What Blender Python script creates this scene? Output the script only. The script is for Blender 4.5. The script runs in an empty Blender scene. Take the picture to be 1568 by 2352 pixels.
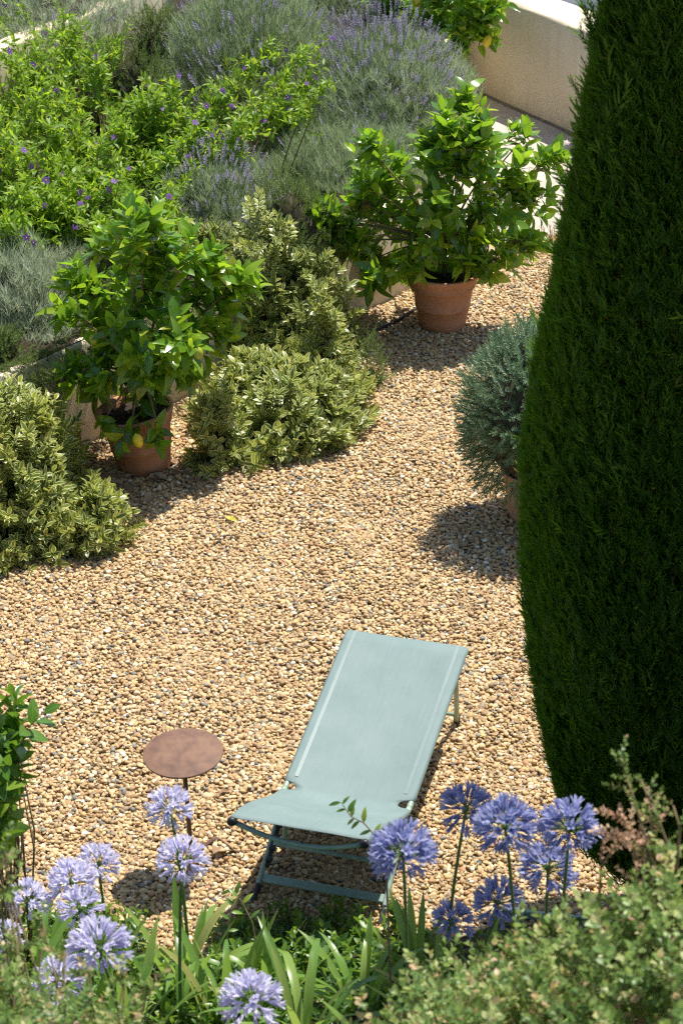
import bpy, math
import numpy as np
from mathutils import Vector, Matrix, Euler

# ------------------------------------------------------------------ camera, sky, sun, exposure
SC = bpy.context.scene
COL = SC.collection
CAM_H, PITCH, FPX = 6.416, math.radians(28), 5554.0
cam = bpy.data.cameras.new('camera'); cam_o = bpy.data.objects.new('camera', cam); COL.objects.link(cam_o)
cam.sensor_fit = 'VERTICAL'; cam.sensor_height = 36.0; cam.sensor_width = 24.0
cam.lens = FPX / 2352 * 36.0
cam.clip_start = 0.1; cam.clip_end = 400
cam_o.location = (0, 0, CAM_H); cam_o.rotation_euler = (math.pi / 2 - PITCH, 0, 0)
cam.dof.use_dof = True; cam.dof.focus_distance = 13.5; cam.dof.aperture_fstop = 6.0
SC.camera = cam_o

SUN_DIR = Vector((0.25, 0.35, 1.0)).normalized()          # towards the sun: high, behind and to the right
world = bpy.data.worlds.new('World'); SC.world = world; world.use_nodes = True
wn = world.node_tree
sky = wn.nodes.new('ShaderNodeTexSky'); sky.sky_type = 'NISHITA'; sky.sun_disc = False
sky.sun_elevation = math.asin(SUN_DIR.z); sky.sun_rotation = math.atan2(SUN_DIR.x, SUN_DIR.y)
bg = wn.nodes['Background']; bg.inputs['Strength'].default_value = 0.105
wn.links.new(sky.outputs[0], bg.inputs[0])
sun = bpy.data.lights.new('sun', 'SUN'); sun.energy = 5.0; sun.angle = math.radians(0.53); sun.color = (1.0, 0.95, 0.87)
sun_o = bpy.data.objects.new('sun', sun); COL.objects.link(sun_o)
sun_o.rotation_euler = (-SUN_DIR).to_track_quat('-Z', 'Y').to_euler(); sun_o.location = (3, 3, 12)
SC.view_settings.view_transform = 'Standard'; SC.view_settings.look = 'None'
SC.view_settings.exposure = 0.54; SC.view_settings.gamma = 1.0; SC.view_settings.use_curve_mapping = False
SC.cycles.use_denoising = False; SC.cycles.filter_width = 1.2
SC.cycles.max_bounces = 8; SC.cycles.transparent_max_bounces = 8

# ------------------------------------------------------------------ layout helpers
_s, _c = math.sin(PITCH), math.cos(PITCH)
EYE = np.array([0, 0, CAM_H])
def ray(px, py):
    u, v = (px - 784) / FPX, (py - 1176) / FPX
    return np.array([u, _c - v * _s, -(_s + v * _c)])
def at(px, py, z=0.0):
    d = ray(px, py); return EYE + d * ((CAM_H - z) / -d[2])
def at_depth(px, py, t): return EYE + ray(px, py) * t
def at_y(px, py, Y):
    d = ray(px, py); return EYE + d * (Y / d[1])
def scale_at(P):
    d = np.asarray(P, float) - EYE
    return FPX / (d[1] * _c - d[2] * _s)
def nrm(a):
    a = np.asarray(a, float); return a / (np.linalg.norm(a, axis=-1, keepdims=True) + 1e-12)

# ------------------------------------------------------------------ materials
def new_mat(name):
    m = bpy.data.materials.new(name); m.use_nodes = True
    return m, m.node_tree.nodes, m.node_tree.links, m.node_tree.nodes['Principled BSDF']
def ramp(nodes, stops, interp='LINEAR'):
    r = nodes.new('ShaderNodeValToRGB'); r.color_ramp.interpolation = interp
    els = r.color_ramp.elements
    while len(els) < len(stops): els.new(0.5)
    for e, (p, c) in zip(els, stops): e.position = p; e.color = (*c, 1)
    return r
def noise(nodes, links, scale, detail=4, coord='Object', rough=0.55):
    t = nodes.new('ShaderNodeTexCoord'); n = nodes.new('ShaderNodeTexNoise')
    n.inputs['Scale'].default_value = scale; n.inputs['Detail'].default_value = detail; n.inputs['Roughness'].default_value = rough
    links.new(t.outputs[coord], n.inputs['Vector']); return n
def bump(nodes, links, src, bsdf, strength, dist=0.01):
    b = nodes.new('ShaderNodeBump'); b.inputs['Strength'].default_value = strength; b.inputs['Distance'].default_value = dist
    links.new(src, b.inputs['Height']); links.new(b.outputs[0], bsdf.inputs['Normal']); return b

def leaf_mat(name, stops, rough=0.45, trans=(0.3, 0.5, 0.05), tw=0.3, edge=None, mid=None, spec=0.5, sheen_back=None):
    m, N, L, b = new_mat(name)
    oi = N.new('ShaderNodeObjectInfo'); a = N.new('ShaderNodeAttribute'); a.attribute_name = 'rnd'
    s = N.new('ShaderNodeMath'); s.operation = 'ADD'; L.new(oi.outputs['Random'], s.inputs[0]); L.new(a.outputs['Fac'], s.inputs[1])
    fr = N.new('ShaderNodeMath'); fr.operation = 'FRACT'; L.new(s.outputs[0], fr.inputs[0])
    r = ramp(N, stops); L.new(fr.outputs[0], r.inputs[0]); col = r.outputs[0]
    lat = N.new('ShaderNodeAttribute'); lat.attribute_name = 'lat'
    if edge:
        ec, lo, hi = edge
        mr = N.new('ShaderNodeMapRange'); mr.inputs['From Min'].default_value = lo; mr.inputs['From Max'].default_value = hi
        L.new(lat.outputs['Fac'], mr.inputs['Value'])
        mx = N.new('ShaderNodeMix'); mx.data_type = 'RGBA'
        L.new(mr.outputs[0], mx.inputs[0]); L.new(col, mx.inputs[6]); mx.inputs[7].default_value = (*ec, 1); col = mx.outputs[2]
    if mid:
        mr = N.new('ShaderNodeMapRange'); mr.inputs['From Min'].default_value = 0.0; mr.inputs['From Max'].default_value = 0.22
        mr.inputs['To Min'].default_value = 0.55; mr.inputs['To Max'].default_value = 0.0
        L.new(lat.outputs['Fac'], mr.inputs['Value'])
        mx = N.new('ShaderNodeMix'); mx.data_type = 'RGBA'
        L.new(mr.outputs[0], mx.inputs[0]); L.new(col, mx.inputs[6]); mx.inputs[7].default_value = (*mid, 1); col = mx.outputs[2]
    nz = noise(N, L, 30, 3, 'Generated'); hv = N.new('ShaderNodeHueSaturation')
    mv = N.new('ShaderNodeMapRange'); mv.inputs['To Min'].default_value = 0.75; mv.inputs['To Max'].default_value = 1.25
    L.new(nz.outputs[0], mv.inputs['Value']); L.new(mv.outputs[0], hv.inputs['Value']); L.new(col, hv.inputs['Color'])
    L.new(hv.outputs[0], b.inputs['Base Color'])
    b.inputs['Roughness'].default_value = rough; b.inputs['Specular IOR Level'].default_value = spec
    t = N.new('ShaderNodeBsdfTranslucent')
    tm = N.new('ShaderNodeMix'); tm.data_type = 'RGBA'; tm.blend_type = 'MIX'; tm.inputs[0].default_value = 0.6
    sc = N.new('ShaderNodeHueSaturation'); sc.inputs['Value'].default_value = 2.2; L.new(hv.outputs[0], sc.inputs['Color'])
    L.new(sc.outputs[0], tm.inputs[6]); tm.inputs[7].default_value = (*trans, 1)
    L.new(tm.outputs[2], t.inputs[0])
    ms = N.new('ShaderNodeMixShader'); ms.inputs[0].default_value = tw
    out = [n for n in N if n.type == 'OUTPUT_MATERIAL'][0]
    L.new(b.outputs[0], ms.inputs[1]); L.new(t.outputs[0], ms.inputs[2]); L.new(ms.outputs[0], out.inputs[0])
    return m
def plain_mat(name, col, rough=0.6, var=0.15, nscale=20, spec=0.4, metallic=0.0, bmp=0.0, coord='Object', bscale=None):
    m, N, L, b = new_mat(name)
    n = noise(N, L, nscale, 5, coord)
    c = np.array(col); r = ramp(N, [(0.3, tuple(c * (1 - var))), (0.7, tuple(np.minimum(c * (1 + var), 1)))])
    L.new(n.outputs[0], r.inputs[0]); L.new(r.outputs[0], b.inputs['Base Color'])
    b.inputs['Roughness'].default_value = rough; b.inputs['Specular IOR Level'].default_value = spec; b.inputs['Metallic'].default_value = metallic
    if bmp:
        n2 = noise(N, L, bscale or nscale * 6, 6, coord); bump(N, L, n2.outputs[0], b, bmp, 0.004)
    return m
M = {}
def build_materials():
    # gravel pebbles: one tone per stone
    m, N, L, b = new_mat('pebble_stone')
    a = N.new('ShaderNodeAttribute'); a.attribute_type = 'INSTANCER'; a.attribute_name = 'tone'
    tones = [(0.00, (0.480, 0.321, 0.143)), (.10, (0.413, 0.264, 0.116)), (.20, (0.547, 0.393, 0.189)), (.30, (0.355, 0.225, 0.101)), (.38, (0.586, 0.455, 0.250)), (.48, (0.499, 0.345, 0.166)),
             (.56, (0.317, 0.206, 0.101)), (.63, (0.557, 0.378, 0.153)), (.70, (0.442, 0.311, 0.166)), (.78, (0.634, 0.532, 0.342)), (.83, (0.288, 0.206, 0.120)), (.875, (0.403, 0.225, 0.107)),
             (.915, (0.259, 0.240, 0.185)), (.945, (0.710, 0.652, 0.499)), (.975, (0.182, 0.177, 0.157)), (.99, (0.096, 0.105, 0.107))]
    r = ramp(N, tones, 'CONSTANT'); L.new(a.outputs['Fac'], r.inputs[0])
    nz = noise(N, L, 45, 4, 'Object'); mr = N.new('ShaderNodeMapRange'); mr.inputs['To Min'].default_value = .84; mr.inputs['To Max'].default_value = 1.18
    L.new(nz.outputs[0], mr.inputs['Value']); h = N.new('ShaderNodeHueSaturation'); h.inputs['Saturation'].default_value = 0.97
    L.new(mr.outputs[0], h.inputs['Value']); L.new(r.outputs[0], h.inputs['Color']); L.new(h.outputs[0], b.inputs['Base Color'])
    b.inputs['Roughness'].default_value = .62; b.inputs['Specular IOR Level'].default_value = .35
    M['pebble'] = m
    # ground below the pebbles and beyond them
    m, N, L, b = new_mat('gravel_bed')
    tc = N.new('ShaderNodeTexCoord'); v = N.new('ShaderNodeTexVoronoi'); v.inputs['Scale'].default_value = 38
    L.new(tc.outputs['Object'], v.inputs['Vector'])
    sep = N.new('ShaderNodeSeparateColor'); L.new(v.outputs['Color'], sep.inputs[0])
    r = ramp(N, [(0, (.38, .26, .145)), (.4, (.48, .335, .18)), (.75, (.56, .42, .24)), (1, (.34, .27, .20))]); L.new(sep.outputs[0], r.inputs[0])
    L.new(r.outputs[0], b.inputs['Base Color']); b.inputs['Roughness'].default_value = .85
    inv = N.new('ShaderNodeMath'); inv.operation = 'MULTIPLY'; inv.inputs[1].default_value = -1; L.new(v.outputs['Distance'], inv.inputs[0])
    bump(N, L, inv.outputs[0], b, 1.0, .02); M['gravel_bed'] = m
    M['soil'] = plain_mat('soil', (.036, .026, .018), .95, .5, 25, .2, bmp=1.0, bscale=60)
    # rendered wall plaster
    m, N, L, b = new_mat('wall_plaster')
    n1 = noise(N, L, 2.2, 6); n2 = noise(N, L, 90, 4)
    r = ramp(N, [(.3, (.66, .56, .405)), (.55, (.73, .63, .465)), (.75, (.78, .69, .53))]); L.new(n1.outputs[0], r.inputs[0])
    dr = ramp(N, [(.28, (.80, .78, .74)), (.42, (1, 1, 1))]); L.new(n2.outputs[0], dr.inputs[0])
    mx = N.new('ShaderNodeMix'); mx.data_type = 'RGBA'; mx.blend_type = 'MULTIPLY'; mx.inputs[0].default_value = .3
    L.new(r.outputs[0], mx.inputs[6]); L.new(dr.outputs[0], mx.inputs[7])
    tcw = N.new('ShaderNodeTexCoord'); mpw = N.new('ShaderNodeMapping'); mpw.inputs['Scale'].default_value = (7, 7, .9); L.new(tcw.outputs['Object'], mpw.inputs['Vector'])
    nst = N.new('ShaderNodeTexNoise'); nst.inputs['Scale'].default_value = 1.0; nst.inputs['Detail'].default_value = 6; nst.inputs['Roughness'].default_value = .65; L.new(mpw.outputs[0], nst.inputs['Vector'])
    rst = ramp(N, [(.32, (.72, .68, .61)), (.5, (1, 1, 1))]); L.new(nst.outputs[0], rst.inputs[0])
    mx2 = N.new('ShaderNodeMix'); mx2.data_type = 'RGBA'; mx2.blend_type = 'MULTIPLY'; mx2.inputs[0].default_value = .28
    L.new(mx.outputs[2], mx2.inputs[6]); L.new(rst.outputs[0], mx2.inputs[7])
    L.new(mx2.outputs[2], b.inputs['Base Color']); b.inputs['Roughness'].default_value = .92; b.inputs['Specular IOR Level'].default_value = .2
    n3 = noise(N, L, 160, 5); bump(N, L, n3.outputs[0], b, .25, .004); M['plaster'] = m
    M['dirt_edge'] = plain_mat('mossy_dirt', (.22, .19, .14), .95, .5, 30, .2, bmp=.8)
    m, N, L, b = new_mat('path_concrete')
    n1 = noise(N, L, 3, 8, rough=.65); n2 = noise(N, L, 140, 3)
    r = ramp(N, [(.3, (.38, .33, .27)), (.5, (.50, .44, .37)), (.7, (.57, .51, .43))]); L.new(n1.outputs[0], r.inputs[0])
    dr = ramp(N, [(.33, (.45, .42, .40)), (.45, (1, 1, 1))]); L.new(n2.outputs[0], dr.inputs[0])
    mx = N.new('ShaderNodeMix'); mx.data_type = 'RGBA'; mx.blend_type = 'MULTIPLY'; mx.inputs[0].default_value = .5
    L.new(r.outputs[0], mx.inputs[6]); L.new(dr.outputs[0], mx.inputs[7]); L.new(mx.outputs[2], b.inputs['Base Color'])
    b.inputs['Roughness'].default_value = .9; bump(N, L, n2.outputs[0], b, .4, .004); M['concrete'] = m
    M['asphalt'] = plain_mat('asphalt', (.10, .11, .13), .9, .2, 30, .3)
    # terracotta
    def terracotta(name, base):
        m, N, L, b = new_mat(name); c = np.array(base)
        n1 = noise(N, L, 5, 6); n2 = noise(N, L, 38, 5); t = N.new('ShaderNodeTexCoord')
        r = ramp(N, [(.3, tuple(c * .8)), (.5, tuple(c)), (.68, tuple(c * 1.18)), (.8, tuple(c * .9 + .14))]); L.new(n1.outputs[0], r.inputs[0])
        w = N.new('ShaderNodeTexWave'); w.bands_direction = 'Z'; w.inputs['Scale'].default_value = 22; w.inputs['Distortion'].default_value = 1.5; w.inputs['Detail'].default_value = 3
        L.new(t.outputs['Object'], w.inputs['Vector'])
        ad = N.new('ShaderNodeMath'); ad.operation = 'MULTIPLY_ADD'; ad.inputs[1].default_value = .25; L.new(w.outputs[1], ad.inputs[0]); L.new(n2.outputs[0], ad.inputs[2])
        L.new(r.outputs[0], b.inputs['Base Color']); b.inputs['Roughness'].default_value = .8; b.inputs['Specular IOR Level'].default_value = .25
        bump(N, L, ad.outputs[0], b, .35, .006); return m
    M['terracotta'] = terracotta('terracotta', (.50, .235, .125)); M['terracotta2'] = terracotta('terracotta_pale', (.52, .31, .19))
    M['stone_pot'] = plain_mat('white_stone', (.66, .62, .54), .85, .12, 12, .3, bmp=.4)
    # rust
    m, N, L, b = new_mat('rusty_steel')
    n1 = noise(N, L, 14, 8, rough=.65); n2 = noise(N, L, 90, 5)
    r = ramp(N, [(.3, (.095, .056, .042)), (.46, (.165, .090, .060)), (.6, (.215, .12, .075)), (.75, (.15, .10, .08))]); L.new(n1.outputs[0], r.inputs[0])
    L.new(r.outputs[0], b.inputs['Base Color']); b.inputs['Roughness'].default_value = .7; b.inputs['Specular IOR Level'].default_value = .35
    bump(N, L, n2.outputs[0], b, .3, .003); M['rust'] = m
    # chair
    m, N, L, b = new_mat('sling_fabric')
    t = N.new('ShaderNodeTexCoord'); ws = []
    for d in ('X', 'Y'):
        w = N.new('ShaderNodeTexWave'); w.bands_direction = d; w.inputs['Scale'].default_value = 95; w.inputs['Distortion'].default_value = .6; w.inputs['Detail'].default_value = 2
        L.new(t.outputs['UV'], w.inputs['Vector']); ws.append(w)
    ad = N.new('ShaderNodeMath'); ad.operation = 'ADD'; L.new(ws[0].outputs[1], ad.inputs[0]); L.new(ws[1].outputs[1], ad.inputs[1])
    n1 = noise(N, L, 4, 6); n2 = noise(N, L, 140, 2)
    st = N.new('ShaderNodeMapping'); st.inputs['Scale'].default_value = (180, 6, 6); L.new(t.outputs['Object'], st.inputs['Vector'])
    n4 = N.new('ShaderNodeTexNoise'); n4.inputs['Scale'].default_value = 1.0; n4.inputs['Detail'].default_value = 3; L.new(st.outputs[0], n4.inputs['Vector'])
    a1 = N.new('ShaderNodeMath'); a1.operation = 'MULTIPLY_ADD'; a1.inputs[1].default_value = .45; L.new(n4.outputs[0], a1.inputs[0]); L.new(n1.outputs[0], a1.inputs[2])
    r = ramp(N, [(.45, (.142, .206, .197)), (.72, (.172, .240, .230)), (.95, (.197, .263, .251))]); L.new(a1.outputs[0], r.inputs[0])
    L.new(r.outputs[0], b.inputs['Base Color']); b.inputs['Roughness'].default_value = .62; b.inputs['Specular IOR Level'].default_value = .35
    bump(N, L, ad.outputs[0], b, .25, .001); M['sling'] = m
    M['hem'] = plain_mat('hem_band', (.186, .254, .243), .5, .06, 60, .5)
    M['frame'] = plain_mat('green_metal_frame', (.27, .375, .315), .42, .1, 30, .5)
    M['frame_pale'] = plain_mat('green_metal_leg', (.30, .40, .31), .4, .1, 30, .5)
    M['black_plastic'] = plain_mat('black_plastic', (.018, .02, .022), .45, .2, 30, .5)
    M['black_hose'] = plain_mat('black_hose', (.02, .02, .02), .6, .2, 30, .4)
    M['bark'] = plain_mat('bark', (.13, .095, .06), .9, .35, 40, .2, bmp=.7)
    M['twig'] = plain_mat('twig', (.20, .15, .075), .8, .3, 40, .3)
    M['green_stem'] = plain_mat('green_stem', (.11, .19, .045), .55, .2, 30, .4)
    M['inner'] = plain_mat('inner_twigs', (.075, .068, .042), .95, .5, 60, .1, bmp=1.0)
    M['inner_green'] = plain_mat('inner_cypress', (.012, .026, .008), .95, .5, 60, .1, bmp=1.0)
    # foliage
    M['lemon_leaf'] = leaf_mat('lemon_leaf', [(0, (.04, .115, .016)), (.4, (.105, .235, .018)), (.75, (.185, .325, .02)), (.92, (.28, .39, .025)), (.98, (.32, .38, .03)), (1, (.42, .36, .05))], .23, (.42, .66, .02), .40, mid=(.16, .26, .05), spec=.62)
    M['solanum_leaf'] = leaf_mat('potato_bush_leaf', [(0, (.10, .20, .016)), (.5, (.17, .30, .02)), (.9, (.25, .38, .025)), (1, (.34, .36, .03))], .45, (.52, .70, .03), .45, mid=(.17, .26, .05), spec=.4)
    M['hebe_leaf'] = leaf_mat('variegated_leaf', [(0, (.05, .11, .018)), (.5, (.10, .17, .026)), (.85, (.20, .26, .038)), (1, (.32, .34, .06))], .38, (.54, .57, .08), .30, edge=((.63, .605, .265), .53, .74), spec=.5)
    M['lavender_leaf'] = leaf_mat('lavender_leaf', [(0, (.16, .22, .115)), (.5, (.245, .315, .17)), (.85, (.33, .40, .235)), (1, (.38, .39, .27))], .65, (.34, .44, .16), .28, spec=.25)
    M['lavender_grey'] = leaf_mat('grey_lavender_leaf', [(0, (.23, .285, .185)), (.5, (.32, .38, .26)), (.85, (.43, .48, .34)), (1, (.45, .43, .33))], .7, (.40, .46, .24), .3, spec=.25)
    M['lavender_flower'] = leaf_mat('lavender_flower', [(0, (.20, .19, .255)), (.5, (.28, .265, .335)), (1, (.37, .355, .43))], .8, (.3, .22, .5), .2, spec=.2)
    M['rosemary_leaf'] = leaf_mat('rosemary_leaf', [(0, (.07, .125, .028)), (.6, (.135, .215, .045)), (1, (.22, .30, .07))], .55, (.25, .36, .06), .2, spec=.4)
    M['blue_leaf'] = leaf_mat('grey_green_leaf', [(0, (.07, .15, .07)), (.55, (.135, .24, .12)), (1, (.25, .35, .20))], .5, (.22, .34, .18), .18, spec=.45)
    M['cypress_leaf'] = leaf_mat('cypress_leaf', [(0, (.026, .078, .007)), (.6, (.056, .148, .010)), (.9, (.10, .205, .013)), (.97, (.135, .21, .017)), (1, (.15, .11, .03))], .65, (.15, .38, .012), .34, spec=.3)
    M['agap_leaf'] = leaf_mat('strap_leaf', [(0, (.09, .20, .035)), (.6, (.16, .285, .05)), (.9, (.25, .36, .075)), (1, (.36, .33, .12))], .33, (.40, .58, .07), .36, mid=(.16, .26, .06), spec=.5)
    M['agap_petal'] = leaf_mat('agapanthus_petal', [(0, (.57, .555, .69)), (.6, (.67, .655, .77)), (1, (.77, .755, .83))], .5, (.73, .71, .88), .36, mid=(.36, .31, .60), spec=.3)
    M['agap_petal_shaded'] = leaf_mat('shaded_agapanthus_petal', [(0, (.26, .29, .49)), (.6, (.35, .375, .57)), (1, (.46, .475, .65))], .5, (.38, .42, .68), .32, mid=(.11, .12, .36), spec=.3)  # darker, bluer agapanthus petal: cypress shade put into the colour
    M['violet_petal'] = leaf_mat('violet_petal', [(0, (.17, .085, .33)), (.6, (.25, .13, .42)), (1, (.36, .23, .52))], .6, (.35, .12, .7), .3, mid=(.07, .02, .2), spec=.25)
    M['yellow'] = plain_mat('flower_eye', (.75, .5, .05), .6, .1)
    M['gaura'] = leaf_mat('white_petal', [(0, (.75, .72, .70)), (1, (.85, .82, .80))], .6, (.8, .75, .75), .3)
    M['small_leaf'] = leaf_mat('small_round_leaf', [(0, (.07, .15, .035)), (.45, (.145, .25, .065)), (.75, (.28, .375, .12)), (.9, (.60, .60, .30)), (.96, (.52, .36, .18)), (1, (.55, .33, .22))], .42, (.48, .58, .14), .36, spec=.4)
    M['pink_bract'] = leaf_mat('dry_pink_bract', [(0, (.48, .29, .19)), (.6, (.62, .42, .28)), (1, (.70, .56, .36))], .7, (.55, .32, .18), .3)
    M['vine_leaf'] = leaf_mat('vine_leaf', [(0, (.03, .085, .016)), (.5, (.065, .155, .02)), (.85, (.15, .27, .03)), (1, (.26, .33, .04))], .38, (.32, .5, .03), .3, mid=(.14, .24, .05), spec=.5)
    M['glossy_leaf'] = leaf_mat('glossy_leaf', [(0, (.035, .105, .014)), (.5, (.075, .185, .02)), (.9, (.15, .26, .03)), (1, (.2, .28, .03))], .28, (.3, .5, .03), .3, mid=(.15, .27, .05), spec=.6)
    M['dry_leaf'] = leaf_mat('dry_leaf', [(0, (.22, .135, .075)), (.6, (.33, .22, .13)), (1, (.42, .31, .20))], .75, (.4, .24, .1), .15, mid=(.42, .30, .18), spec=.25)
    M['yellow_leaf'] = leaf_mat('yellow_leaf', [(0, (.46, .42, .04)), (1, (.52, .46, .05))], .45, (.6, .55, .05), .25, mid=(.5, .5, .15))
    M['dry_grass'] = leaf_mat('dry_grass', [(0, (.30, .21, .10)), (.6, (.42, .30, .15)), (1, (.24, .26, .09))], .8, (.5, .38, .15), .2, spec=.2)
    m, N, L, b = new_mat('lemon_skin'); n1 = noise(N, L, 6, 3); n2 = noise(N, L, 140, 2)
    r = ramp(N, [(.35, (.74, .52, .02)), (.6, (.82, .63, .035)), (.75, (.60, .56, .04))]); L.new(n1.outputs[0], r.inputs[0]); L.new(r.outputs[0], b.inputs['Base Color'])
    b.inputs['Roughness'].default_value = .42; bump(N, L, n2.outputs[0], b, .25, .002); M['lemon'] = m
    m, N, L, b = new_mat('green_lemon_skin'); n2 = noise(N, L, 140, 2); b.inputs['Base Color'].default_value = (.30, .36, .03, 1)
    b.inputs['Roughness'].default_value = .42; bump(N, L, n2.outputs[0], b, .25, .002); M['green_lemon'] = m
build_materials()

# ------------------------------------------------------------------ geometry kernel
class Tmpl:
    pass
class Batch:
    """collects shapes; becomes one mesh or a template to scatter"""
    def __init__(self): self.V = []; self.lo = []; self.to = []; self.lat = []; self.rn = []; self.fm = []; self.n = 0
    def raw(self, V, faces, mi=0, lat=None, rnd=0.0):
        V = np.asarray(V, float); k = len(V)
        self.V.append(V); self.lo.append(np.concatenate([np.asarray(f, int) for f in faces]) + self.n)
        self.to.append(np.array([len(f) for f in faces])); self.fm.append(np.full(len(faces), mi))
        self.lat.append(np.zeros(k) if lat is None else np.asarray(lat, float)); self.rn.append(np.full(k, float(rnd)))
        self.n += k; return self
    def add(self, T, P, D, U, S, rnd=None):
        """scatter template T: local y -> D, local z -> close to U"""
        P = np.atleast_2d(np.asarray(P, float)); N = len(P)
        if N == 0: return self
        D = nrm(np.broadcast_to(np.asarray(D, float), (N, 3))); U = np.broadcast_to(np.asarray(U, float), (N, 3))
        X = nrm(np.cross(D, U + 1e-4)); Z = np.cross(X, D)
        S = np.asarray(S, float)
        if S.ndim == 0: S = np.full((N, 3), float(S))
        elif S.ndim == 1: S = np.repeat(S[:, None], 3, 1)
        V = T.V
        W = P[:, None, :] + (V[None, :, 0:1] * S[:, None, 0:1]) * X[:, None, :] + (V[None, :, 1:2] * S[:, None, 1:2]) * D[:, None, :] + (V[None, :, 2:3] * S[:, None, 2:3]) * Z[:, None, :]
        k = len(V); off = self.n + np.arange(N) * k
        self.V.append(W.reshape(-1, 3)); self.lo.append((T.lo[None, :] + off[:, None]).ravel())
        self.to.append(np.tile(T.to, N)); self.fm.append(np.tile(T.fm, N)); self.lat.append(np.tile(T.lat, N))
        r = RNG.random(N) if rnd is None else np.broadcast_to(np.asarray(rnd, float), (N,))
        self.rn.append((T.rn[None, :] + r[:, None]).ravel()); self.n += N * k
        return self
    def tube(self, pts, rad, sides=5, mi=0, rnd=0.0, caps=True):
        pts = np.asarray(pts, float); n = len(pts); rad = np.broadcast_to(np.asarray(rad, float), (n,))
        T = nrm(np.gradient(pts, axis=0)); ref = np.array([0.31, 0.17, 0.93]) if abs(T[0][2]) < .8 else np.array([.9, .3, .1])
        X = nrm(np.cross(T, ref)); Y = np.cross(T, X)
        a = np.arange(sides) / sides * 2 * math.pi
        V = pts[:, None, :] + rad[:, None, None] * (np.cos(a)[None, :, None] * X[:, None, :] + np.sin(a)[None, :, None] * Y[:, None, :])
        F = [(i * sides + j, i * sides + (j + 1) % sides, (i + 1) * sides + (j + 1) % sides, (i + 1) * sides + j) for i in range(n - 1) for j in range(sides)]
        if caps: F += [tuple(range(sides))[::-1], tuple((n - 1) * sides + j for j in range(sides))]
        return self.raw(V.reshape(-1, 3), F, mi, None, rnd)
    def lathe(self, prof, sides=40, mi=0, center=(0, 0, 0)):
        prof = np.asarray(prof, float); n = len(prof); a = np.arange(sides) / sides * 2 * math.pi
        V = np.zeros((n, sides, 3)); V[:, :, 0] = prof[:, 0:1] * np.cos(a); V[:, :, 1] = prof[:, 0:1] * np.sin(a); V[:, :, 2] = prof[:, 1:2]
        F = [(i * sides + j, i * sides + (j + 1) % sides, (i + 1) * sides + (j + 1) % sides, (i + 1) * sides + j) for i in range(n - 1) for j in range(sides)]
        return self.raw(V.reshape(-1, 3) + np.array(center), F, mi)
    def box(self, c, size, mi=0, R=None, bev=0.0):
        hx, hy, hz = np.asarray(size, float) / 2; b = min(bev, hx * .9, hy * .9, hz * .9)
        if b <= 0:
            V = np.array([[x, y, z] for x in (-hx, hx) for y in (-hy, hy) for z in (-hz, hz)])
            F = [(0, 1, 3, 2), (4, 6, 7, 5), (0, 4, 5, 1), (2, 3, 7, 6), (0, 2, 6, 4), (1, 5, 7, 3)]
        else:                                       # chamfered along the four long (x) edges and the ends
            ring = [(-hy + b, -hz), (hy - b, -hz), (hy, -hz + b), (hy, hz - b), (hy - b, hz), (-hy + b, hz), (-hy, hz - b), (-hy, -hz + b)]
            ins = [(y * (1 - b / hy), z * (1 - b / hz)) for y, z in ring]
            V = np.array([(-hx, y, z) for y, z in ins] + [(-hx + b, y, z) for y, z in ring] + [(hx - b, y, z) for y, z in ring] + [(hx, y, z) for y, z in ins])
            F = [tuple(range(8))[::-1], tuple(24 + i for i in range(8))] + [(k * 8 + i, k * 8 + (i + 1) % 8, (k + 1) * 8 + (i + 1) % 8, (k + 1) * 8 + i) for k in range(3) for i in range(8)]
        if R is not None: V = V @ np.asarray(R).T
        return self.raw(V + np.asarray(c, float), F, mi)
    def tmpl(self):
        T = Tmpl(); T.V = np.concatenate(self.V); T.lo = np.concatenate(self.lo); T.to = np.concatenate(self.to)
        T.fm = np.concatenate(self.fm); T.lat = np.concatenate(self.lat); T.rn = np.concatenate(self.rn); return T
    def mesh(self, name, mats, smooth=True): return tmpl_mesh(self.tmpl(), name, mats, smooth)
def tmpl_mesh(T, name, mats, smooth=True):
    me = bpy.data.meshes.new(name)
    me.vertices.add(len(T.V)); me.vertices.foreach_set('co', T.V.astype(np.float32).ravel())
    me.loops.add(len(T.lo)); me.loops.foreach_set('vertex_index', T.lo.astype(np.int32))
    me.polygons.add(len(T.to)); st = np.concatenate([[0], np.cumsum(T.to)[:-1]])
    me.polygons.foreach_set('loop_start', st.astype(np.int32))
    for m in (mats if isinstance(mats, (list, tuple)) else [mats]): me.materials.append(m)
    me.polygons.foreach_set('material_index', T.fm.astype(np.int32))
    me.polygons.foreach_set('use_smooth', np.full(len(T.to), bool(smooth)))
    for nm, arr in (('rnd', T.rn), ('lat', T.lat)):
        at_ = me.attributes.new(nm, 'FLOAT', 'POINT'); at_.data.foreach_set('value', arr.astype(np.float32))
    me.update(calc_edges=True); me.validate()
    return me
RNG = np.random.default_rng(11)
def rdirs(n): return nrm(RNG.normal(size=(n, 3)))
def rr(a, b, n=None): return RNG.uniform(a, b, n)

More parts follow.
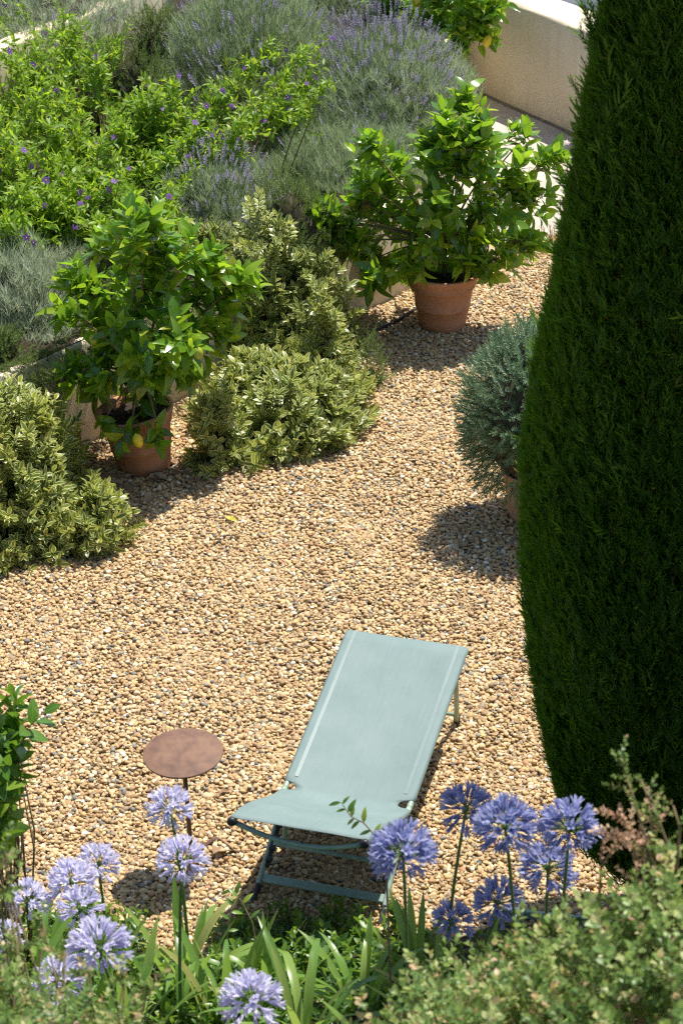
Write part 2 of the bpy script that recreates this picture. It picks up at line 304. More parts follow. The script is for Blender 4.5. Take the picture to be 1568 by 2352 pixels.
def obj(name, me, parent=None, mat=None, kind=None, label=None):
    o = bpy.data.objects.new(name, me); COL.objects.link(o)
    if parent: o.parent = parent
    if mat is not None: o.matrix_basis = mat
    if kind: o['kind'] = kind
    if label: o['label'] = label
    return o
def thing(name, label, cat, loc=(0, 0, 0), rot=(0, 0, 0), group=None):
    o = bpy.data.objects.new(name, None); COL.objects.link(o); o.location = loc; o.rotation_euler = rot
    o.empty_display_size = .1; o['label'] = label; o['category'] = cat
    if group: o['group'] = group
    return o
def tag(o, label, cat, group=None):
    o['label'] = label; o['category'] = cat
    if group: o['group'] = group
    return o
def structure(name, me, loc=(0, 0, 0), rz=0.0):
    o = obj(name, me, kind='structure'); o.location = loc; o.rotation_euler = (0, 0, rz); return o
def placed(P, D, U, S):
    """4x4 for one piece: local y -> D, z close to U"""
    D = nrm(D); X = nrm(np.cross(D, np.asarray(U, float) + 1e-4)); Z = np.cross(X, D)
    S = np.broadcast_to(np.asarray(S, float), (3,))
    m = Matrix.Identity(4)
    for i, (v, s) in enumerate(((X, S[0]), (D, S[1]), (Z, S[2]))):
        for k in range(3): m[k][i] = v[k] * s
    for k in range(3): m[k][3] = P[k]
    return m

# leaf templates: length along y (0..1), width along x, face up z
def leaf_t(w=.42, n=5, fold=.18, droop=.18, peak=.45, mi=0, side=0.0, stalk=0.0):
    V = []; lat = []; F = []
    ys = np.linspace(0, 1, n + 1)
    def hw(y):
        return (w / 2) * (math.sin(math.pi * y ** (math.log(.5) / math.log(peak))) ** .8) if 0 < y < 1 else 0
    V.append((0, -stalk, 0)); lat.append(0)
    for y in ys[1:-1]:
        h = hw(y); z = -droop * y * y; sx = side * y * y
        V += [(-h + sx, y, z + fold * h), (sx, y, z), (h + sx, y, z + fold * h)]; lat += [1, 0, 1]
    V.append((side, 1, -droop)); lat.append(.5)
    r = n - 1
    F += [(0, 2, 1), (0, 3, 2)]
    for i in range(r - 1):
        a = 1 + i * 3; b = a + 3
        F += [(a, a + 1, b + 1, b), (a + 1, a + 2, b + 2, b + 1)]
    a = 1 + (r - 1) * 3; e = a + 3
    F += [(a, a + 1, e), (a + 1, a + 2, e)]
    return Batch().raw(V, F, mi, lat).tmpl()
def blade_t(w=.05, bend=.15, seg=2):
    V = []; F = []; lat = []
    for i in range(seg + 1):
        y = i / seg; h = w / 2 * (1 - .75 * y); z = bend * y * y
        V += [(-h, y, z), (h, y, z)]; lat += [.5, .5]
    F = [(2 * i, 2 * i + 1, 2 * i + 3, 2 * i + 2) for i in range(seg)]
    return Batch().raw(V, F, 0, lat).tmpl()
def sprig_t(leaf, n, L, leaf_len, spread=.9, stem_r=.0025, stem_mi=1, decussate=False, tip=1.0, start=.15, jit=.25, base=1.0):
    """a shoot along +y carrying leaves around it"""
    b = Batch(); pts = np.array([[0, 0, 0], [rr(-.05, .05) * L, .5 * L, rr(-.05, .05) * L], [rr(-.08, .08) * L, L, rr(-.08, .08) * L]])
    b.tube(pts, [stem_r, stem_r * .8, stem_r * .5], 3, stem_mi, .3, False)
    for i in range(n):
        f = start + (1 - start) * i / max(1, n - 1) if not decussate else start + (1 - start) * (i // 2) / max(1, n // 2 - 1)
        ang = i * 2.39996 if not decussate else (i % 2) * math.pi + (i // 2) * math.pi / 2
        ang += rr(-jit, jit)
        p = pts[0] * (1 - f) ** 2 + 2 * f * (1 - f) * pts[1] + f * f * pts[2]
        out = np.array([math.cos(ang), 0, math.sin(ang)])
        sp = spread * (1 - .55 * f ** 2) + rr(-.12, .12)
        D = np.array([0, math.cos(sp), 0]) + out * math.sin(sp)
        U = np.array([0, 1, 0]) * math.sin(sp) - out * math.cos(sp)
        ll = leaf_len * (base + (tip - base) * f) * rr(.85, 1.15) * (.75 if f > .93 and not decussate else 1)
        b.add(leaf, p, D, U, ll, rnd=rr(0, .35))
    return b.tmpl()

# ------------------------------------------------------------------ the setting
g = Batch().raw([(-60, -30, 0), (60, -30, 0), (60, 90, 0), (-60, 90, 0)], [(0, 1, 2, 3)])
structure('gravel_ground', g.mesh('gravel_ground', M['gravel_bed'], False))

W1A, W1B = np.array([-4.2, 9.69]), np.array([.47, 15.31])          # foot of the low retaining wall
W1D = nrm(W1B - W1A); W1N = np.array([W1D[1], -W1D[0]])            # along / out towards the gravel
W1H = .66
BWA, BWB = at(1070, 200)[:2], at(1320, 310)[:2]
BWD = nrm(BWB - BWA); BWN = np.array([BWD[1], -BWD[0]]); BWN = BWN if BWN[1] < 0 else -BWN
BW0, BW1 = BWA - BWD * 9, BWB + BWD * 5
BWH = .87
def wall_mesh(name, p0, p1, h, th, inward, mat, bev=.02, z0=-.02, steps=24, wob=.004):
    """a plastered wall with slightly soft, uneven edges; inward = unit vector from face into the wall"""
    d = nrm(p1 - p0); n = np.asarray(inward)
    prof = [(0, z0), (0, h - bev), (bev * .35, h - bev * .3), (bev, h), (th - bev, h), (th - bev * .35, h - bev * .3), (th, h - bev), (th, z0)]
    L = np.linalg.norm(p1 - p0); V = []; F = []; k = len(prof)
    for i in range(steps + 1):
        q = p0 + d * L * i / steps
        for o_, z in prof:
            j = RNG.normal(0, wob) if z > 0 else 0
            V.append((q[0] + n[0] * (o_ + j * .5), q[1] + n[1] * (o_ + j * .5), z + j))
    for i in range(steps):
        for j in range(k - 1): F.append((i * k + j, i * k + j + 1, (i + 1) * k + j + 1, (i + 1) * k + j))
    F += [tuple(range(k)), tuple(steps * k + j for j in range(k))[::-1]]
    return Batch().raw(V, F).mesh(name, mat, True)
o = obj('retaining_wall', wall_mesh('retaining_wall', W1A, W1B, W1H, .09, -W1N, M['plaster'], steps=60, wob=.003)); tag(o, 'low cream plaster retaining wall behind the lemon pots holding the lavender bed', 'wall')
SIDE = np.array([.98, 19.75]); sd = nrm(SIDE - W1B); sn = np.array([-sd[1], sd[0]])
o = obj('bed_side_wall', wall_mesh('bed_side_wall', W1B + sd * .003, SIDE, W1H - .01, .16, sn, M['plaster'], steps=20)); tag(o, 'low plaster wall edging the lavender bed beside the concrete path', 'wall')
o = obj('boundary_wall', wall_mesh('boundary_wall', BW0, BW1, BWH, .40, -BWN, M['plaster'], bev=.03, steps=70, wob=.005)); tag(o, 'cream plaster boundary wall with sunlit top beyond the concrete path', 'wall')
# dirt line at the foot of the boundary wall
V = []; F = []
for i in range(60):
    q = BW0 + (BW1 - BW0) * i / 59
    for s in (.004, .02 + .035 * RNG.random()): V.append((q[0] + BWN[0] * s, q[1] + BWN[1] * s, .016 if s < .005 else .008))
F = [(2 * i, 2 * i + 1, 2 * i + 3, 2 * i + 2) for i in range(59)]
structure('path_dirt', Batch().raw(V, F).mesh('path_dirt', M['dirt_edge'], True))
# concrete path between bed and boundary wall
pth = [W1B + np.array([.02, .25]), W1B + np.array([.62, .92]), W1B + np.array([1.6, .80]), np.array([4.5, 15.6]), BW1 + BWN * .0, BWA, SIDE + np.array([.02, 0])]
nP = len(pth)
V = [(*p, .004) for p in pth] + [(*p, -.05) for p in pth]
structure('path', Batch().raw(V, [tuple(range(nP))]).mesh('path', M['concrete'], False))
V = [(*(BW0 - BWN * .40), .012), (*(BW1 - BWN * .40), .012), (*(BW1 - BWN * 12), .012), (*(BW0 - BWN * 12), .012)]
structure('road', Batch().raw(V, [(0, 1, 2, 3)]).mesh('road', M['asphalt'], False))
# raised bed soil
def soil_sheet(name, corners, z, res=26, amp=.03):
    c = np.array(corners, float); V = []; F = []
    for i in range(res + 1):
        for j in range(res + 1):
            u, v = i / res, j / res
            p = c[0] * (1 - u) * (1 - v) + c[1] * u * (1 - v) + c[2] * u * v + c[3] * (1 - u) * v
            V.append((p[0], p[1], z + RNG.normal(0, amp)))
    F = [(i * (res + 1) + j, (i + 1) * (res + 1) + j, (i + 1) * (res + 1) + j + 1, i * (res + 1) + j + 1) for i in range(res) for j in range(res)]
    return structure(name, Batch().raw(V, F).mesh(name, M['soil'], True))
BZ = .58
soil_sheet('bed_soil', [W1A - W1N * .022, W1B - W1N * .022, SIDE + np.array([-.12, -.05]), BW0 + BWN * .05], W1H - .004, 90, .012)
# upper terrace wall deep in the shrubs
W2A, W2B = at(-160, 335, BZ)[:2], at(400, 100, BZ)[:2]
w2d = nrm(W2B - W2A); w2n = np.array([w2d[1], -w2d[0]])
o = obj('terrace_wall', wall_mesh('terrace_wall', W2A, W2B, BZ + .50, .16, -w2n, M['plaster'], z0=BZ - .06, steps=20)); tag(o, 'short plaster terrace wall half hidden behind the violet flowering bush', 'wall')
soil_sheet('terrace_soil', [W2A - w2n * .14, W2B - w2n * .14, W2B - w2n * 2.2, W2A - w2n * 2.2], BZ + .42, 16, .02)

# planted bank rising towards the camera
def bank_z(x, y): return max(0.0, (8.22 + .10 * math.sin(x * 2.1) - y)) * .40
V = []; F = []; nx, ny = 60, 60
for i in range(nx + 1):
    for j in range(ny + 1):
        x = -3.2 + 6.4 * i / nx; y = 3.0 + 5.5 * j / ny
        z = bank_z(x, y); V.append((x, y, z + (RNG.normal(0, .012) if z > 0 else -.02)))
F = [(i * (ny + 1) + j, (i + 1) * (ny + 1) + j, (i + 1) * (ny + 1) + j + 1, i * (ny + 1) + j + 1) for i in range(nx) for j in range(ny)]
structure('planted_bank', Batch().raw(V, F).mesh('planted_bank', M['soil'], True))

# gravel: loose river pebbles, far too many to count
def pebble_mesh(k):
    import bmesh
    bm = bmesh.new(); bmesh.ops.create_icosphere(bm, subdivisions=2, radius=1)
    rs = np.random.default_rng(100 + k); ph = rs.uniform(0, 6, (4,)); kk = rs.normal(0, 1.5, (4, 3))
    cuts = [(nrm(rs.normal(size=3)), rs.uniform(.62, .9)) for _ in range(4)]
    for v in bm.verts:
        p = np.array(v.co); r = 1 + .10 * sum(math.sin(kk[i] @ p + ph[i]) for i in range(4)) / 1.6
        q = p * r
        for n_, d_ in cuts:
            e = q @ n_ - d_
            if e > 0: q = q - n_ * e * .8
        v.co = q
    me = bpy.data.meshes.new('pebble'); bm.to_mesh(me); bm.free()
    me.polygons.foreach_set('use_smooth', np.full(len(me.polygons), True)); me.materials.append(M['pebble'])
    return me
def gravel():
    coll = bpy.data.collections.new('pebble_shapes')
    for k in range(10):
        coll.objects.link(bpy.data.objects.new('pebble_shape_%d' % k, pebble_mesh(k)))
    pts = []
    pitch = .0228
    for layer, (keep, z0, zj) in enumerate(((1.0, .003, .003), (1.0, .010, .003), (.45, .016, .003))):
        xs = np.arange(-2.6, 2.9, pitch); ys = np.arange(7.75, 16.6, pitch * .9)
        X, Y = np.meshgrid(xs, ys); X = X + RNG.uniform(-.55, .55, X.shape) * pitch; Y = Y + RNG.uniform(-.55, .55, Y.shape) * pitch
        P = np.stack([X.ravel(), Y.ravel()], 1); P = P[RNG.random(len(P)) < keep]
        half = .162 * (P[:, 1] * _c + CAM_H * _s) + .40
        ok = np.abs(P[:, 0]) < half
        ok &= ((P - W1A) @ W1N) > .02
        ok &= ~((P[:, 0] > W1B[0] - .1) & (((P - W1B)[:, 1]) > .95 + RNG.normal(0, .03, len(P))))
        ok &= ~((P[:, 0] > W1B[0] - .02) & (P[:, 0] < W1B[0] + .62) & ((P - W1B)[:, 1] > .30 + (P[:, 0] - W1B[0]) * 1.05))
        P = P[ok]
        pts.append(np.column_stack([P, z0 + RNG.normal(0, zj, len(P)) + .009 * np.sin(P[:, 0] * 5 + np.sin(P[:, 1] * 2.3)) * np.sin(P[:, 1] * 4 + 1 + np.sin(P[:, 0] * 3.1)) + .004 * np.sin(P[:, 0] * 13 + 2 * np.sin(P[:, 1] * 5)) * np.sin(P[:, 1] * 11)]))
    P = np.concatenate(pts); n = len(P)
    a = .0086 + .0074 * RNG.beta(1.5, 2.6, n) * 1.7; a[RNG.random(n) < .16] *= .62; big = RNG.random(n) < .05; a[big] *= 1.25
    scl = np.column_stack([a, a * RNG.uniform(.62, .9, n), a * RNG.uniform(.36, .62, n)])
    rot = np.column_stack([RNG.normal(0, .28, n), RNG.normal(0, .28, n), RNG.uniform(0, 6.283, n)])
    me = bpy.data.meshes.new('gravel'); me.vertices.add(n); me.vertices.foreach_set('co', P.astype(np.float32).ravel())
    for nm, ty, arr, key in (('rot', 'FLOAT_VECTOR', rot, 'vector'), ('scl', 'FLOAT_VECTOR', scl, 'vector'), ('tone', 'FLOAT', RNG.random(n), 'value'), ('pick', 'INT', RNG.integers(0, 10, n), 'value')):
        d = me.attributes.new(nm, ty, 'POINT'); d.data.foreach_set(key, arr.astype(np.int32 if ty == 'INT' else np.float32).ravel())
    me.update()
    o = obj('gravel', me, kind='stuff'); tag(o, 'tan and cream rounded pebble gravel covering the courtyard', 'gravel')
    ng = bpy.data.node_groups.new('pebbles', 'GeometryNodeTree')
    ng.interface.new_socket('Geometry', in_out='INPUT', socket_type='NodeSocketGeometry'); ng.interface.new_socket('Geometry', in_out='OUTPUT', socket_type='NodeSocketGeometry')
    N, L = ng.nodes, ng.links
    gi, go = N.new('NodeGroupInput'), N.new('NodeGroupOutput')
    ci = N.new('GeometryNodeCollectionInfo'); ci.inputs['Collection'].default_value = coll; ci.inputs['Separate Children'].default_value = True; ci.inputs['Reset Children'].default_value = True
    ip = N.new('GeometryNodeInstanceOnPoints'); ip.inputs['Pick Instance'].default_value = True
    def na(nm, ty):
        a_ = N.new('GeometryNodeInputNamedAttribute'); a_.data_type = ty; a_.inputs['Name'].default_value = nm; return a_.outputs['Attribute']
    L.new(gi.outputs[0], ip.inputs['Points']); L.new(ci.outputs[0], ip.inputs['Instance'])
    L.new(na('pick', 'INT'), ip.inputs['Instance Index']); L.new(na('rot', 'FLOAT_VECTOR'), ip.inputs['Rotation']); L.new(na('scl', 'FLOAT_VECTOR'), ip.inputs['Scale'])
    L.new(ip.outputs[0], go.inputs[0])
    md = o.modifiers.new('pebbles', 'NODES'); md.node_group = ng
    print('pebbles', n)
gravel()

# ------------------------------------------------------------------ lounge chair
def lounge_chair():
    t = thing('lounge_chair', 'pale sage green sling lounge chair with metal frame standing on the gravel', 'lounge chair', (-.107, 8.389, 0), (0, 0, math.radians(-15.9)))
    W = .60
    F_, Hg, T_ = np.array([-.256, .616]), np.array([.473, .294]), np.array([1.52, .498])
    # side profile: sagging seat, a bend at the hinge, straight back
    seat = [F_, np.array([-.15, .592]), np.array([-.02, .545]), np.array([.12, .475]), np.array([.26, .40]), np.array([.38, .335])]
    prof = np.array([F_, (-.20, .604), (-.12, .577), (-.02, .532), (.10, .468), (.22, .400), (.32, .348), (.40, .315), (.435, .302), (.445, .2995), (.455, .2975), (.465, .296), (.473, .2955), (.481, .2962), (.491, .298), (.501, .30), (.511, .302), (.54, .3075), (.62, .323), (.75, .348), (.90, .377), (1.05, .406), (1.2, .435), (1.35, .465), (1.46, .486), T_])
    ds = np.concatenate([[0], np.cumsum(np.linalg.norm(np.diff(prof, axis=0), axis=1))])
    sh = np.interp(.473, prof[:, 0], ds)
    tg = nrm(np.gradient(prof, axis=0)); nr = np.column_stack([-tg[:, 1], tg[:, 0]])
    R = .0155
    V = []; F = []; uv = []
    for i, (p, s) in enumerate(zip(prof, ds)):
        notch = .05 * math.sqrt(max(0, 1 - ((s - sh) / .034) ** 2))
        hw = W / 2 - R
        row = []
        if notch > 0:
            xs = np.linspace(-(hw - notch), hw - notch, 13)
            row = [(hw, 0, x) for x in xs]
            pts = [(xs[0], 0)] * 4 + [(x, 0) for x in xs] + [(xs[-1], 0)] * 4
        else:
            xs = np.linspace(-hw, hw, 13)
            ang = [math.radians(a) for a in (170, 120, 70, 25)]
            left = [(-hw - R * math.sin(a), -R + R * math.cos(a)) for a in ang]
            right = [(hw + R * math.sin(a), -R + R * math.cos(a)) for a in ang[::-1]]
            pts = left + [(x, 0) for x in xs] + right
        for x, off in pts:
            sag = -.018 * (1 - (x / hw) ** 2) * math.sin(math.pi * min(1, s / ds[-1])) if abs(x) < hw else 0
            o_ = off + sag + (.0022 * math.sin(x * 17 + s * 3) * math.sin(s * 11 + x * 4) + .0016 * math.sin(x * 41 + 1.3 * math.sin(s * 6)) * math.exp(-((s - sh) / .22) ** 2) if abs(x) < hw * .96 else 0)
            V.append((x, p[0] + nr[i][0] * o_, p[1] + nr[i][1] * o_)); uv.append((x, s))
    k = 21
    for i in range(len(prof) - 1):
        for j in range(k - 1):
            q = (i * k + j, i * k + j + 1, (i + 1) * k + j + 1, (i + 1) * k + j)
            if len({tuple(np.round(V[a], 6)) for a in q}) > 2: F.append(q)
    me = Batch().raw(V, F).mesh('sling', M['sling'])
    ul = me.uv_layers.new(name='weave')
    vi = np.zeros(len(me.loops), int); me.loops.foreach_get('vertex_index', vi)
    ul.data.foreach_set('uv', np.array(uv)[vi].astype(np.float32).ravel())
    sl = obj('sling', me, t)
    md = sl.modifiers.new('thickness', 'SOLIDIFY'); md.thickness = .0018; md.offset = 1
    # stitched hem bands on the back
    for sx in (-1, 1):
        V = []; F = []; rows = [i for i, s in enumerate(ds) if s > sh + .05]
        for i in rows:
            for x in (W / 2 - .040, W / 2 - .057):
                hw = W / 2 - R; o_ = -.018 * (1 - (x / hw) ** 2) * math.sin(math.pi * ds[i] / ds[-1]) + .0042
                V.append((sx * x, prof[i][0] + nr[i][0] * o_, prof[i][1] + nr[i][1] * o_))
        F = [(2 * a, 2 * a + 1, 2 * a + 3, 2 * a + 2) for a in range(len(rows) - 1)]
        obj('hem', Batch().raw(V, F).mesh('hem', M['hem']), sl)
    def P3(x, a, h): return np.array([x, a, h])
    def side_path(sx, lo, hi, drop):
        return np.array([P3(sx * (W / 2 - R), p[0] - n_[0] * drop, p[1] - n_[1] * drop) for p, n_, s in zip(prof, nr, ds) if lo <= s <= hi])
    for sx in (-1, 1):
        obj('seat_rail', Batch().tube(side_path(sx, 0, sh + .005, R), R * .86, 10).mesh('seat_rail', M['frame_pale']), t)
        obj('back_rail', Batch().tube(side_path(sx, sh - .005, 9, R), R * .86, 10).mesh('back_rail', M['frame_pale']), t)
        d = nrm(prof[0] - prof[1])
        c = P3(sx * (W / 2 - R), F_[0] + nr[0][0] * -R, F_[1] + nr[0][1] * -R)
        dd = P3(0, d[0], d[1])
        obj('end_cap', Batch().tube([c - dd * .004, c + dd * .004, c + dd * .013, c + dd * .018], [.0195, .0205, .019, .012], 12).mesh('end_cap', M['black_plastic']), t)
    # bowed bar joining the front ends
    xs = np.linspace(-1, 1, 13); c = F_ + nr[0] * -R
    bow = [P3(x * (W / 2 - .025), c[0] + .012 + .02 * (1 - x * x), c[1] - .012 - .075 * (1 - x * x)) for x in xs]
    obj('front_bar', Batch().tube(bow, .0115, 8).mesh('front_bar', M['frame']), t)
    obj('head_bar', Batch().tube([P3(-(W / 2 - .02), T_[0] - .012, T_[1] - .017), P3(W / 2 - .02, T_[0] - .012, T_[1] - .017)], .0125, 8).mesh('head_bar', M['frame_pale']), t)
    # front leg frame: flat bars from the feet up to the hinge, ratchet strip on the inner side
    lt = P3(0, .455, .262)
    for sx in (-1, 1):
        foot = P3(sx * .285, 0, 0); top = P3(sx * .278, lt[1], lt[2]); ax = nrm(top - foot); L = np.linalg.norm(top - foot)
        Rm = np.column_stack([ax, np.array([1, 0, 0]) - ax * ax[0], np.cross(ax, [1, 0, 0])]); Rm[:, 1] = nrm(Rm[:, 1]); Rm[:, 2] = np.cross(Rm[:, 0], Rm[:, 1])
        leg = obj('front_leg', Batch().box(foot + ax * (.075 + (L - .075) / 2), (L - .075, .018, .034), 0, Rm, .005).mesh('front_leg', M['frame'], False), t)
        obj('foot', Batch().box(foot + ax * .036, (.10, .023, .040), 0, Rm, .006).mesh('foot', M['black_plastic'], False), leg)
        rb = Batch(); inn = -sx
        rb.box(foot + ax * (L * .60) + np.array([inn * .0145, 0, 0]), (L * .56, .010, .030), 0, Rm, .003)
        for k_ in range(5):
            cpos = foot + ax * (L * (.38 + .105 * k_)) + np.array([inn * .020, 0, 0]) - Rm[:, 2] * .017 * (1 if Rm[2, 2] < 0 else -1)
            rb.tube([cpos - np.array([.012, 0, 0]), cpos + np.array([.012, 0, 0])], .0135, 8)
        obj('ratchet', rb.mesh('ratchet', M['black_plastic'], False), leg)
        pv = foot + ax * (L - .01)
        obj('pivot', Batch().tube([pv - np.array([.022, 0, 0]), pv + np.array([.022, 0, 0])], .013, 10).mesh('pivot', M['black_plastic']), leg)
    q = lt / np.linalg.norm(lt)
    c1 = q * .115
    Rb = np.eye(3); th = math.atan2(lt[2], lt[1]); Rb = np.array([[1, 0, 0], [0, math.cos(th), -math.sin(th)], [0, math.sin(th), math.cos(th)]])
    obj('lower_bar', Batch().box(c1 + np.array([0, 0, 0]), (.55, .040, .014), 0, Rb, .004).mesh('lower_bar', M['frame'], False), t)
    c2 = q * .285 + np.array([0, -.02, .012])
    obj('stretcher', Batch().tube([c2 + [-.262, 0, 0], c2 + [.262, 0, 0]], .0115, 8).mesh('stretcher', M['frame']), t)
    for sx in (-1, 1):
        obj('strut', Batch().tube([c2 + [sx * .215, 0, 0], P3(sx * .23, .33, .33)], .0115, 8).mesh('strut', M['frame_pale']), t)
        a0 = P3(sx * .258, 1.44, .465); a1 = P3(sx * .235, 1.60, .02)
        rl = obj('rear_leg', Batch().tube([a0, a0 * .5 + a1 * .5, a1], .0125, 8).mesh('rear_leg', M['frame_pale']), t)
        obj('foot', Batch().tube([a1 + [0, -.004, .035], a1 + [0, .002, -.012]], .0165, 10).mesh('foot', M['black_plastic']), rl)
    obj('rear_stretcher', Batch().tube([P3(-.236, 1.585, .07), P3(.236, 1.585, .07)], .010, 8).mesh('rear_stretcher', M['frame_pale']), t)
lounge_chair()

# ------------------------------------------------------------------ rusty side table
def side_table():
    base = np.array([-.66, 8.722, 0])
    t = thing('side_table', 'small round rusty steel side table on a single pole beside the lounge chair', 'side table', base)
    top = np.array([-.022, 0, .595])
    prof = [(0, .0), (.168, .0), (.173, .0015), (.1745, .005), (.1735, .0085), (.171, .010), (.06, .0095), (0, .0095)]
    me = Batch().lathe(prof, 64).mesh('table_top', M['rust'])
    Rt = Matrix.Translation(Vector(top)) @ Euler((math.radians(1.5), math.radians(-5), .7)).to_matrix().to_4x4()
    obj('table_top', me, t, Rt)
    obj('pole', Batch().tube([(0, 0, .03), top * .5 + [0, 0, .0], top + [0, 0, .001]], .0105, 12).mesh('pole', M['rust']), t)
    def strip(pts, w, th=.004):
        pts = np.asarray(pts, float); T = nrm(np.gradient(pts, axis=0)); side = nrm(np.cross(T, [0, 0, 1.0]) + 1e-9); side = np.tile(nrm(np.cross(pts[-1] - pts[0], [0, 0, 1.0])), (len(pts), 1)); up = np.cross(side, T)
        V = []; F = []
        for p, s_, u in zip(pts, side, up): V += [p - s_ * w / 2 - u * th / 2, p + s_ * w / 2 - u * th / 2, p + s_ * w / 2 + u * th / 2, p - s_ * w / 2 + u * th / 2]
        n = len(pts)
        for i in range(n - 1):
            for j in range(4): F.append((i * 4 + j, i * 4 + (j + 1) % 4, (i + 1) * 4 + (j + 1) % 4, (i + 1) * 4 + j))
        F += [(3, 2, 1, 0), tuple((n - 1) * 4 + j for j in range(4))]
        return Batch().raw(V, F)
    for ang, ln in ((-88, .155), (25, .215), (150, .19)):
        d = np.array([math.cos(math.radians(ang)), math.sin(math.radians(ang)), 0])
        pts = [d * .004 + [0, 0, .045], d * .05 + [0, 0, .085], d * (ln * .48) + [0, 0, .118], d * (ln * .53) + [0, 0, .121], d * (ln * .60) + [0, 0, .112], d * ln * .85 + [0, 0, .05], d * ln + [0, 0, .004]]
        obj('foot', strip(pts, .020).mesh('foot', M['rust'], False), t)
side_table()

# ------------------------------------------------------------------ plants: shared sprig templates
RNG = np.random.default_rng(21)
LEAF = [leaf_t(.46, 6, .75, .30, .45, side=.08), leaf_t(.50, 5, .22, .16, .42), leaf_t(.54, 5, .12, .30, .45, side=.05), leaf_t(.42, 5, .30, .05, .40, side=-.06), leaf_t(.44, 6, .15, .45, .45), leaf_t(.48, 6, .35, -.25, .42, side=-.1), leaf_t(.40, 6, .10, .75, .45, side=.12)]
NARROW = [leaf_t(.27, 5, .25, .22, .40), leaf_t(.34, 5, .15, .35, .45, side=.06), leaf_t(.28, 5, .3, .1, .42, side=-.05)]
HLEAF = [leaf_t(.42, 4, .16, .16, .55), leaf_t(.38, 4, .22, .28, .55)]
ROUND = [leaf_t(.72, 4, .15, .15, .5), leaf_t(.66, 4, .25, .05, .5)]
NEEDLE = Batch().raw([(-.06, 0, 0), (.06, 0, 0), (.045, .7, .02), (0, 1, .0), (-.045, .7, .02)], [(0, 1, 2, 3, 4)], 0, [.5] * 5).tmpl()

NEEDLE_W = Batch().raw([(-.09, 0, 0), (.09, 0, 0), (.08, .7, .02), (0, 1, .0), (-.08, .7, .02)], [(0, 1, 2, 3, 4)], 0, [.5] * 5).tmpl()

def add_pieces(name, tm, mats, parent, P, D, U, S, idx):
    """individual parts: template meshes shared by many objects"""
    for i in range(len(P)):
        obj(name, tm[idx[i]], parent, placed(P[i], D[i], U[i], S[i]))
def lumps(k=3, amp=.12):
    K = RNG.normal(0, 2.2, (k, 3)); ph = RNG.uniform(0, 6.28, k)
    K2 = RNG.normal(0, 6.5, (3, 3)); ph2 = RNG.uniform(0, 6.28, 3)
    return lambda d: 1 + amp * np.sin(d @ K.T + ph).sum(1) + .035 * np.sin(d @ K2.T + ph2).sum(1)
def dome_box(x0, y0, x1, y1, z0, k=.9):
    """place a mound so that it covers about this much of the view: base point, half widths, height"""
    P = at((x0 + x1) / 2, y1, z0)
    for _ in range(6):
        s = scale_at(P); el = math.atan2(CAM_H - P[2], P[1]); rx = (x1 - x0) / 2 / s; ry = rx * k
        by = y1 - s * ry * math.sin(el); P = at((x0 + x1) / 2, by, z0)
    hh = (by - y0) / s; h = math.sqrt(max(.01, hh * hh - (ry * math.sin(el)) ** 2)) / math.cos(el)
    return P, rx, ry, h
def mound(name, label, cat, dome, tmpls, mats, n_all, n_parts, size, piece='sprig', upmix=.5, group=None, amp=.10, inner=None, lowcut=-.05, core=.62, core_mat='inner', fill=.35, hang=0.0, stems=0):
    """a leafy mound: shoots over an uneven dome, a woody core, shoots deeper inside"""
    P0, rx, ry, h = dome
    t = thing(name, label, cat, P0, group=group)
    d = rdirs(n_all * 3); d = d[d[:, 2] > lowcut][:n_all]; n = len(d)
    f = lumps(4, amp); rad = f(d) * np.where(RNG.random(n) < fill, rr(.55, .88, n), rr(.88, 1.04, n))
    A = np.array([rx, ry, h])
    L = size * rr(.8, 1.2, n)
    D = nrm(d / A * A.mean() * (1 - upmix) + np.array([0, 0, upmix]) + RNG.normal(0, .22, (n, 3)) - np.array([0, 0, hang]) * (1 - np.abs(d[:, 2:3])))
    P = d * A * rad[:, None] - D * L[:, None] * .8
    P[:, 2] = np.maximum(P[:, 2], .01)
    U = rdirs(n); idx = RNG.integers(0, len(tmpls), n)
    view = nrm(EYE - P0); score = (P @ view) + RNG.normal(0, .02, n)
    order = np.argsort(-score); sel = order[:n_parts]; rest = order[n_parts:]
    tm = [tmpl_mesh(T, piece, mats) for T in tmpls]
    add_pieces(piece, tm, mats, t, P[sel], D[sel], U[sel], [(L[i],) * 3 for i in sel], idx[sel])
    b = Batch()
    for k in range(len(tmpls)):
        s_ = rest[idx[rest] == k]; b.add(tmpls[k], P[s_], D[s_], U[s_], L[s_])
    if len(rest): obj('foliage', b.mesh('foliage', mats), t, kind='stuff')
    if stems:
        sb = Batch()
        for i in RNG.choice(n, min(n, stems), replace=False):
            root = P[i] * [.25, .25, 0]; sb.tube([root, root * .35 + P[i] * .65 - [0, 0, .03], P[i]], [.006, .004, .002], 4)
        obj('stems', sb.mesh('stems', M['twig']), t)
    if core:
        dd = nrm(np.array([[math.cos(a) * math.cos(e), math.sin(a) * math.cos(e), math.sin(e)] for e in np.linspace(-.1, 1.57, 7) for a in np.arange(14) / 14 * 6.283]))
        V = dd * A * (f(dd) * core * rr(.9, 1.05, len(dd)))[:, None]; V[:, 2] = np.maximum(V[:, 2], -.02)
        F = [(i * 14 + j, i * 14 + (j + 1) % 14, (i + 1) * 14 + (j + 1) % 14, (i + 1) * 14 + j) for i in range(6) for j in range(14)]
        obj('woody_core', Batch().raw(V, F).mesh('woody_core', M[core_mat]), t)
    return t, P, D

